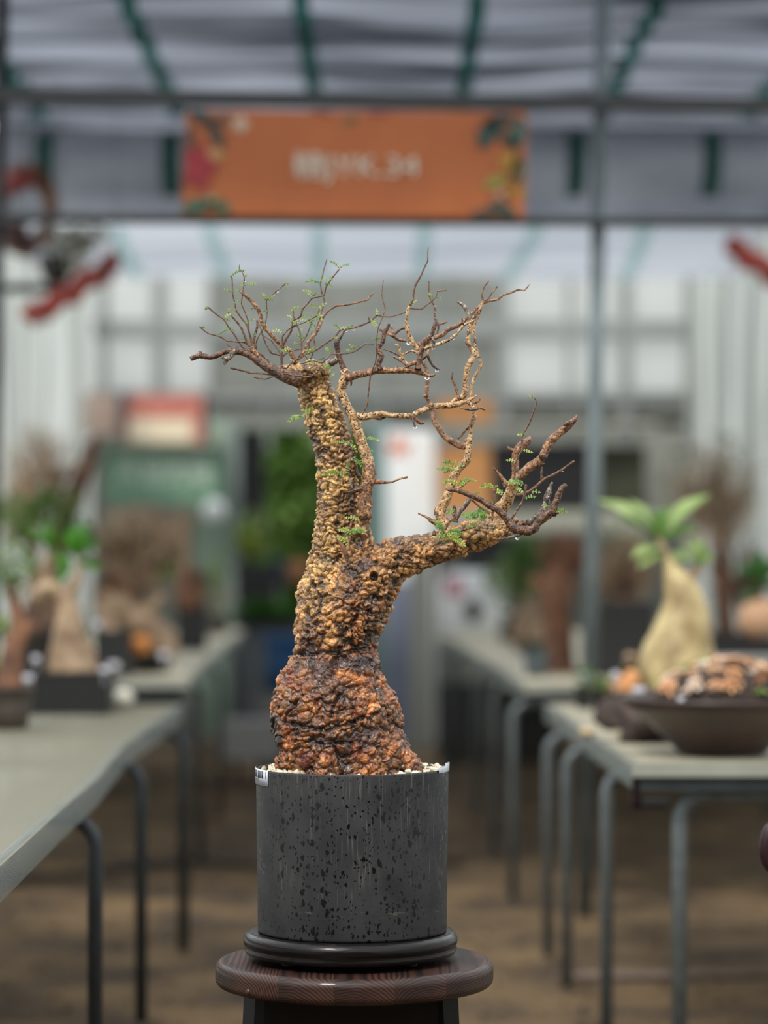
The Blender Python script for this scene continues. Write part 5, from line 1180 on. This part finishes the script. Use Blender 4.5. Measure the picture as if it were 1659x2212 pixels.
# outside, seen through the doorway
ground_m = mat('outside_ground',(120,118,104),.9,var=.2,scale=1)
t = thing('garden_hedge','tall green hedge seen through the doorway','hedge',P(690,1560,21))
foliage(t,'green',700,1050,20.6,170,200,2000,60,3,rz=50); foliage(t,mat('hedge_light',(128,160,84),.5,rgb2=(90,128,58),scale=4,trans=.4),700,1040,20.3,170,190,700,50,5,rz=30); foliage(t,'green',660,1050,22,200,220,1800,80,6,rz=60); foliage(t,'green',700,1380,21.2,190,190,2200,60,9,rz=60); foliage(t,'pale_green',610,1110,20.6,60,60,160,40,9,rz=30)
limb(t,'brown_trunk',21.3,[(690,1540,12),(688,1300,9),(692,1100,6)])
slab('black_door_leaf','black open door leaf inside the left of the doorway','door',516,572,928,1592,18.3,.05,'black_plastic')
t = boxy('black_crate','black crate of flowers inside the doorway','crate',508,600,1218,1610,16.7,.3,'black_plastic'); 
t2 = thing('flowering_plant','purple-flowered plant above the black crate in the doorway','plant',P(598,1290,16.8)); foliage(t2,mat('purple_petal',(84,72,160),.6,var=.2,scale=20,trans=.3),593,1240,16.8,22,26,110,22,1,'flowers'); foliage(t2,mat('peach_petal',(208,160,120),.6,trans=.3),642,1240,16.8,24,26,90,22,2,'flowers'); foliage(t2,'green',575,1222,16.8,30,12,70,22,4)
t2 = thing('lime_plant','pear-shaped lime-green plant hanging in the doorway','plant',P(540,1215,17.0)); foliage(t2,'pale_green',540,1165,17.0,34,52,260,26,3); foliage(t2,mat('lime_leaf',(178,192,96),.5,var=.2,scale=9,trans=.4),540,1180,16.9,24,30,120,24,5)
MB().tube([P(540,1130,17.0),P(540,905,17.0)],.006,6).build('hanger','steel_dark',t2)
t2 = thing('seedling_tray','tray of low green seedlings at the foot of the doorway','plant',P(580,1352,16.4)); foliage(t2,'bright_green',580,1322,16.4,78,22,420,22,3,rz=40); MB().box(X(505,16.4),X(655,16.4),16.25,16.6,Z(1352,16.4),Z(1338,16.4)).build('tray','black_plastic',t2,smooth=False)
slab('tray_stand','grey stand under the seedling tray','stand',512,650,1353,1600,16.35,.3,mat('stand_grey',(92,96,100),.6,var=.2))
t,c,k = rtub('blue_tub','blue plastic tub in front of the doorway','tub',622,1493,14.6,50,58,122,mat('blue_plastic',(38,84,128),.45,var=.15),soil=False)
slab('pallet_box','low pale box the blue tub stands on','box',560,700,1501,1690,14.4,.4,mat('pale_box',(118,116,112),.7,var=.15,scale=3))
slab('floor_crate','pale grey crate on the floor beyond the left benches','crate',478,600,1560,1640,14.0,.4,mat('pale_crate',(150,150,148),.7,var=.15,scale=3))

# ---- right side, far bench
Y = 14.4
t = thing('white_container','white round-shouldered plastic container with a dark hand hole on the far right bench','container',P(1022,1372,Y))
prof_ = []
a = P(948,1372,Y); b = P(1098,1232,Y); n = 40; vs = []; cxm = (a.x+b.x)/2; hw = (b.x-a.x)/2; H = b.z-a.z
for d_, sc in ((-.09,.9),(-.07,1.0),(.07,1.0),(.09,.9)):
    for i in range(n):
        th = 2*math.pi*i/n; cxx = math.copysign(abs(math.cos(th))**.55, math.cos(th)); szz = math.copysign(abs(math.sin(th))**(.62 if math.sin(th) > 0 else .3), math.sin(th))
        vs.append((cxm+hw*cxx*sc, Y+d_, a.z+H/2+H/2*szz*sc))
fs = [tuple(range(n)), tuple(reversed(range(3*n,4*n)))]+[(l*n+i,(l+1)*n+i,(l+1)*n+(i+1)%n,l*n+(i+1)%n) for l in range(3) for i in range(n)]
MB().add(vs,fs).build('container_body','white',t)
hp = P(1022,1320,Y-.091); mb = MB()
for i in range(24):
    th = 2*math.pi*i/24; mb.v += [(hp.x+.036*math.cos(th),hp.y-.003,hp.z+.06*math.sin(th)),(hp.x+.042*math.cos(th),hp.y+.001,hp.z+.067*math.sin(th))]
mb.f.append(tuple(range(0,48,2)))
for i in range(24): j = (i+1)%24; mb.f.append((2*i,2*j,2*j+1,2*i+1))
mb.build('hand_hole',mat('dark_hole',(44,38,30),.7),t)
MB().box(X(960,Y),X(1000,Y),Y-.096,Y-.0905,Z(1290,Y),Z(1248,Y)).build('pink_label',mat('pink_label',(206,150,164),.6),t,smooth=False)
tag(MB().lathe([(.03,0),(.034,.05),(.024,.07),(.001,.07)],P(1092,1382,13.6),16).build('black_jar','black_gloss',loc=P(1092,1382,13.6)),'small black jar right of the white container','jar')
Y = 12.4
t,c,k = rtub('plant_pot','grey dish under the tan round plant on the far right bench','pot',1150,1412,Y,34,44,26,'grey_pot')
t = thing('caudex_plant','tan rounded swollen plant right of the white container','plant',P(1140,1392,Y)); limb(t,'cream_trunk',Y,[(1140,1396,34),(1138,1365,38),(1140,1335,30),(1150,1312,14)]); foliage(t,'twig_haze',1148,1300,Y,26,20,60,14,3,'dry_leaves')
t,c,k = rtub('plant_pot','brown pot of the yellow-green bush on the far right bench','pot',1120,1380,13.9,30,36,60,'grey_pot')
t = thing('leafy_bush','yellow-green bush left of the grey post','plant',P(1120,1320,13.9)); foliage(t,'pale_green',1110,1255,13.9,66,60,330,24,3); foliage(t,'green',1150,1205,13.9,58,50,260,24,5); limb(t,'brown_trunk',13.9,[(1120,1325,12),(1122,1280,9),(1120,1240,6)])
Y = 10.2
t = thing('stump_bonsai','rust-brown upright stump bonsai just left of the grey post','plant',P(1205,1470,Y)); limb(t,'rust_trunk',Y,[(1206,1452,40),(1208,1420,32),(1206,1370,30),(1200,1320,33),(1204,1270,38),(1212,1230,30),(1222,1190,18),(1226,1160,9)])
limb(t,'rust_trunk',Y,[(1205,1300,22),(1170,1270,15),(1150,1240,9)],'branch'); brush(t,'red_twig',1215,1190,Y,70,70,160,3,1.6); foliage(t,'red_twig',1225,1230,Y,45,60,120,18,4,'dry_leaves')
t,c,k = rtub('plant_pot','small grey-blue pot left of the rust-brown stump','pot',1158,1462,9.9,22,28,58,mat('blue_grey_pot',(74,86,92),.5))
foliage(t,'dark_green',1158,1400,9.9,16,10,30,12,3)
YB = 15.6
for k_, (a_, b_) in enumerate(((946,985),(992,1046),(1052,1092),(1100,1156),(1162,1215))):
    boxy('black_crate','%s tall black crate under the far right bench' % ['leftmost','second from left','middle','fourth from left','rightmost'][k_],'crate',a_,b_,1478,1655,YB+.05*k_,.3,'black_plastic','tall black crates under the far right bench')

# ---- right side, behind the near bench
Y = 9.9
boxy('black_crate','wide black crate behind the small pots on the right bench','crate',1292,1412,1302,1440,Y,.3,'black_plastic')
t = thing('twiggy_bush','brown twiggy shrub growing behind the wide black crate','plant',P(1350,1310,Y+.15)); brush(t,'twig_haze',1345,1230,Y+.15,80,90,260,3,1.8); foliage(t,'brown_trunk',1340,1240,Y+.15,75,60,170,20,4,'dry_leaves'); foliage(t,'green',1330,1180,Y+.15,60,50,60,20,5); limb(t,'brown_trunk',Y+.15,[(1350,1315,20),(1345,1270,15),(1360,1220,10)])
t = thing('tall_shrub','tall grey-green shrub against the right side curtain','plant',P(1560,1420,11.4)); limb(t,'brown_trunk',11.4,[(1570,1380,24),(1562,1300,20),(1556,1200,16),(1560,1100,10),(1550,1000,6)]); brush(t,'twig_haze',1540,1060,11.4,110,130,220,3,1.6); foliage(t,mat('sage_leaf',(120,120,96),.7,rgb2=(84,84,64),scale=9,trans=.2),1540,1040,11.4,120,110,240,20,4); brush(t,'brown_trunk',1590,1240,11.4,70,110,90,7,2.4)
t,c,k = rtub('plant_pot','large black tub under the tall grey-green shrub','pot',1565,1432,11.4,60,74,60,'black_plastic')
Y = 8.9
boxy('black_crate','long dark crate at the right edge behind the white-bulbed plant','crate',1540,1760,1386,1466,Y,.3,'black_plastic')
t = thing('round_bulb_plant','pinkish round-bulbed plant with broad dark leaves at the right edge','plant',P(1640,1392,Y+.12)); MB().blob(P(1640,1338,Y+.12),(.07,.065,.075),18,.1,3).build('bulb',mat('bulb_tan',(196,160,128),.6,rgb2=(160,122,92),scale=9),t); limb(t,'brown_trunk',Y+.12,[(1645,1320,12),(1640,1280,8),(1636,1250,5)])
for q in ((1636,1262,1580,1215,34),(1636,1258,1640,1190,50),(1640,1262,1700,1210,50),(1636,1270,1690,1275,40),(1638,1268,1608,1300,34),(1640,1255,1590,1245,40),(1640,1270,1660,1225,46)): bigleaf(t,'dark_green',Y+.12,*q)
slab('grey_tray','grey tray lying behind the yellow bottle-trunk plant','tray',1560,1760,1420,1436,8.2,.25,mat('tray_grey',(110,112,110),.6))

# big yellow caudex
Y = 7.2
t,c,k = rtub('plant_pot','dark pot holding the big yellow bottle-trunk plant','pot',1466,1552,Y,70,86,66,'clay')
t = thing('bottle_trunk_plant','big yellow-cream bottle-trunked plant with long pale leaves on the right bench','plant',P(1466,1490,Y))
limb(t,'yellow_trunk',Y,[(1466,1500,74),(1464,1470,84),(1462,1435,84),(1468,1400,75),(1474,1360,63),(1478,1320,52),(1474,1285,42),(1462,1255,30),(1452,1230,20),(1444,1205,12)],n=28,jit=.05)
limb(t,'cream_trunk',Y,[(1448,1232,13),(1436,1190,9),(1422,1160,7)],'branch'); limb(t,'cream_trunk',Y,[(1470,1262,18),(1500,1240,12),(1512,1222,8)],'branch')
for q in ((1424,1168,1293,1082,52,'pale_green'),(1424,1165,1360,1080,34,'pale_green'),(1426,1165,1532,1070,50,'pale_green'),(1426,1170,1508,1140,44,'green'),(1430,1180,1365,1205,34,'pale_green'),(1420,1165,1440,1090,34,'green'),(1440,1195,1378,1228,30,'pale_green'),(1512,1225,1470,1170,34,'pale_green'),(1512,1225,1545,1200,28,'pale_green'),(1512,1225,1500,1160,40,'pale_green'),(1440,1200,1500,1215,34,'pale_green'),(1425,1168,1330,1120,40,'green')):
    bigleaf(t,q[5],Y,*q[:5])
# wide brown bowl with rosettes and rough rock
Y = 6.32
t,c,k = rtub('wide_bowl','wide dark brown glazed bowl on the near right bench','pot',1560,1626,Y,92,215,122,'clay',n=48)
t = thing('rosette_succulents','mound of peach and cream rosette succulents filling the wide brown bowl','plant',P(1570,1510,Y))
rsm = []
for kk, (c_a, c_b) in enumerate((((226,204,176),(200,150,110)),((220,176,136),(186,130,86)),((150,168,90),(110,134,60)),((240,230,216),(216,180,150)))):
    mb = MB()
    for ring_, (nr_, rr_, up_) in enumerate(((7,1.0,.25),(6,.75,.6),(4,.4,1.0))):
        for i in range(nr_):
            th = 2*math.pi*i/nr_+ring_*.4; mb.blade((0,0,0),(.021*rr_*math.cos(th),.021*rr_*math.sin(th),.012*up_+.004),.011,droop=.2,k=3,cup=.5)
    o = mb.build('rosette',mat('rosette_%d'%kk,c_a,.6,rgb2=c_b,scale=60),None,loc=(0,0,0)); rsm.append(o.data); bpy.data.objects.remove(o)
r_ = random.Random(5); cnt = 0
MB().lathe([(.17,-.02),(.17,.01),(.13,.055),(.06,.075),(.001,.08)],P(1572,1512,Y),20).build('mound','soil',t)
for i in range(170):
    rr_ = .165*math.sqrt(r_.random()); th = r_.uniform(0,6.28); h_ = .078*(1-(rr_/.18)**2)+.004; o = bpy.data.objects.new('rosette',rsm[r_.choice((0,0,1,1,1,2,3,3))]); COL.objects.link(o); o.parent = t
    o.location = (rr_*math.cos(th)+X(1572,Y)-X(1570,Y), rr_*math.sin(th), h_+Z(1512,Y)-Z(1510,Y)); o.rotation_euler = (r_.uniform(-.5,.9)*1,r_.uniform(-.5,.5),r_.uniform(0,6)); s_ = r_.uniform(.95,1.45); o.scale = (s_,s_,s_)
rk = MB().blob(P(1420,1545,6.75),(.095,.09,.078),26,1.1,5).build('bark_rock',mat('rough_rock',(74,58,52),.7,rgb2=(44,34,32),scale=16,bump=1,bscale=40),loc=P(1420,1606,6.75)); tag(rk,'rough dark brown rock-like planter left of the wide bowl','rock')
stag(1482,1514,6.2,'bright white oval tag on the rim of the wide brown bowl',24,13); stag(1380,1492,6.6,'pale tag stuck in the rough brown rock',18,11)
tag(MB().blob(P(1345,1575,6.75),(.02,.02,.024),12,.3,2).build('white_pebble',peb_m[0],loc=P(1345,1592,6.75)),'white stone lying on the bench left of the rough rock','stone'); tag(MB().blob(P(1268,1582,6.95),(.02,.02,.012),12,.3,3).build('white_pebble',peb_m[1],loc=P(1268,1594,6.95)),'flat tan stone near the aisle edge of the right bench','stone')
for (u, v, Yp, wpx, hpx, lab, kind_) in ((1300,1552,7.75,22,62,'small black pot nearest the aisle beneath the grey post','yg'),(1345,1562,7.45,24,70,'small black pot with an orange-tan cactus left of the yellow bottle trunk','or'),(1262,1520,8.2,20,48,'small black pot farthest back at the aisle edge of the right bench','gr'),(1385,1540,7.8,24,70,'black pot half hidden behind the rough rock','ba')):
    t,c,k = rtub('small_pot',lab,'pot',u,v,Yp,wpx*.8,wpx,hpx,'black_plastic','small black pots on the right bench')
    top = v-hpx+4
    p2 = thing('small_cactus',{'yg':'yellow-green seedling in the aisle-side small black pot','or':'orange-tan cactus lobe in a small black pot','gr':'low olive seedling in the farthest small pot','ba':'curly brown and cream plant beside the yellow bottle trunk'}[kind_],'plant',P(u,top,Yp))
    if kind_ == 'or': MB().blob(P(u,top-14,Yp),(.035,.03,.034),14,.4,2).build('body',mat('cactus_orange',(208,150,92),.6,rgb2=(170,112,62),scale=20),p2); MB().blob(P(u+22,top-24,Yp),(.024,.02,.03),12,.4,6).build('lobe',mat('cactus_orange2',(196,136,84),.6),p2)
    elif kind_ == 'ba': foliage(p2,'cream_trunk',u,top-30,Yp,34,36,120,26,3); foliage(p2,'green',u-20,top-20,Yp,14,20,30,22,5); brush(p2,'brown_trunk',u,top-35,Yp,30,40,60,4,2)
    else: foliage(p2,'pale_green' if kind_ == 'yg' else 'green',u,top-14,Yp,18,16,70,18,3); limb(p2,'green',Yp,[(u,top,4),(u,top-14,3)],'stem')
stag(1264,1464,8.19,'pale tag on the farthest small pot',16,12); stag(1330,1462,7.3,'pale tag standing by the orange-tan cactus',10,16)
# black hose on the gravel
pts_ = [(-1.6,9.6,.012),(-1.1,10.2,.012),(-.75,10.6,.012),(-.55,10.45,.012),(-.35,10.3,.012),(.0,10.35,.012),(.3,10.6,.012)]
hs = MB().tube(pts_,.014,10,res=.08).build('garden_hose','black_plastic',loc=(-.75,10.6,0)); tag(hs,'black hose lying across the gravel floor behind the stool','hose')
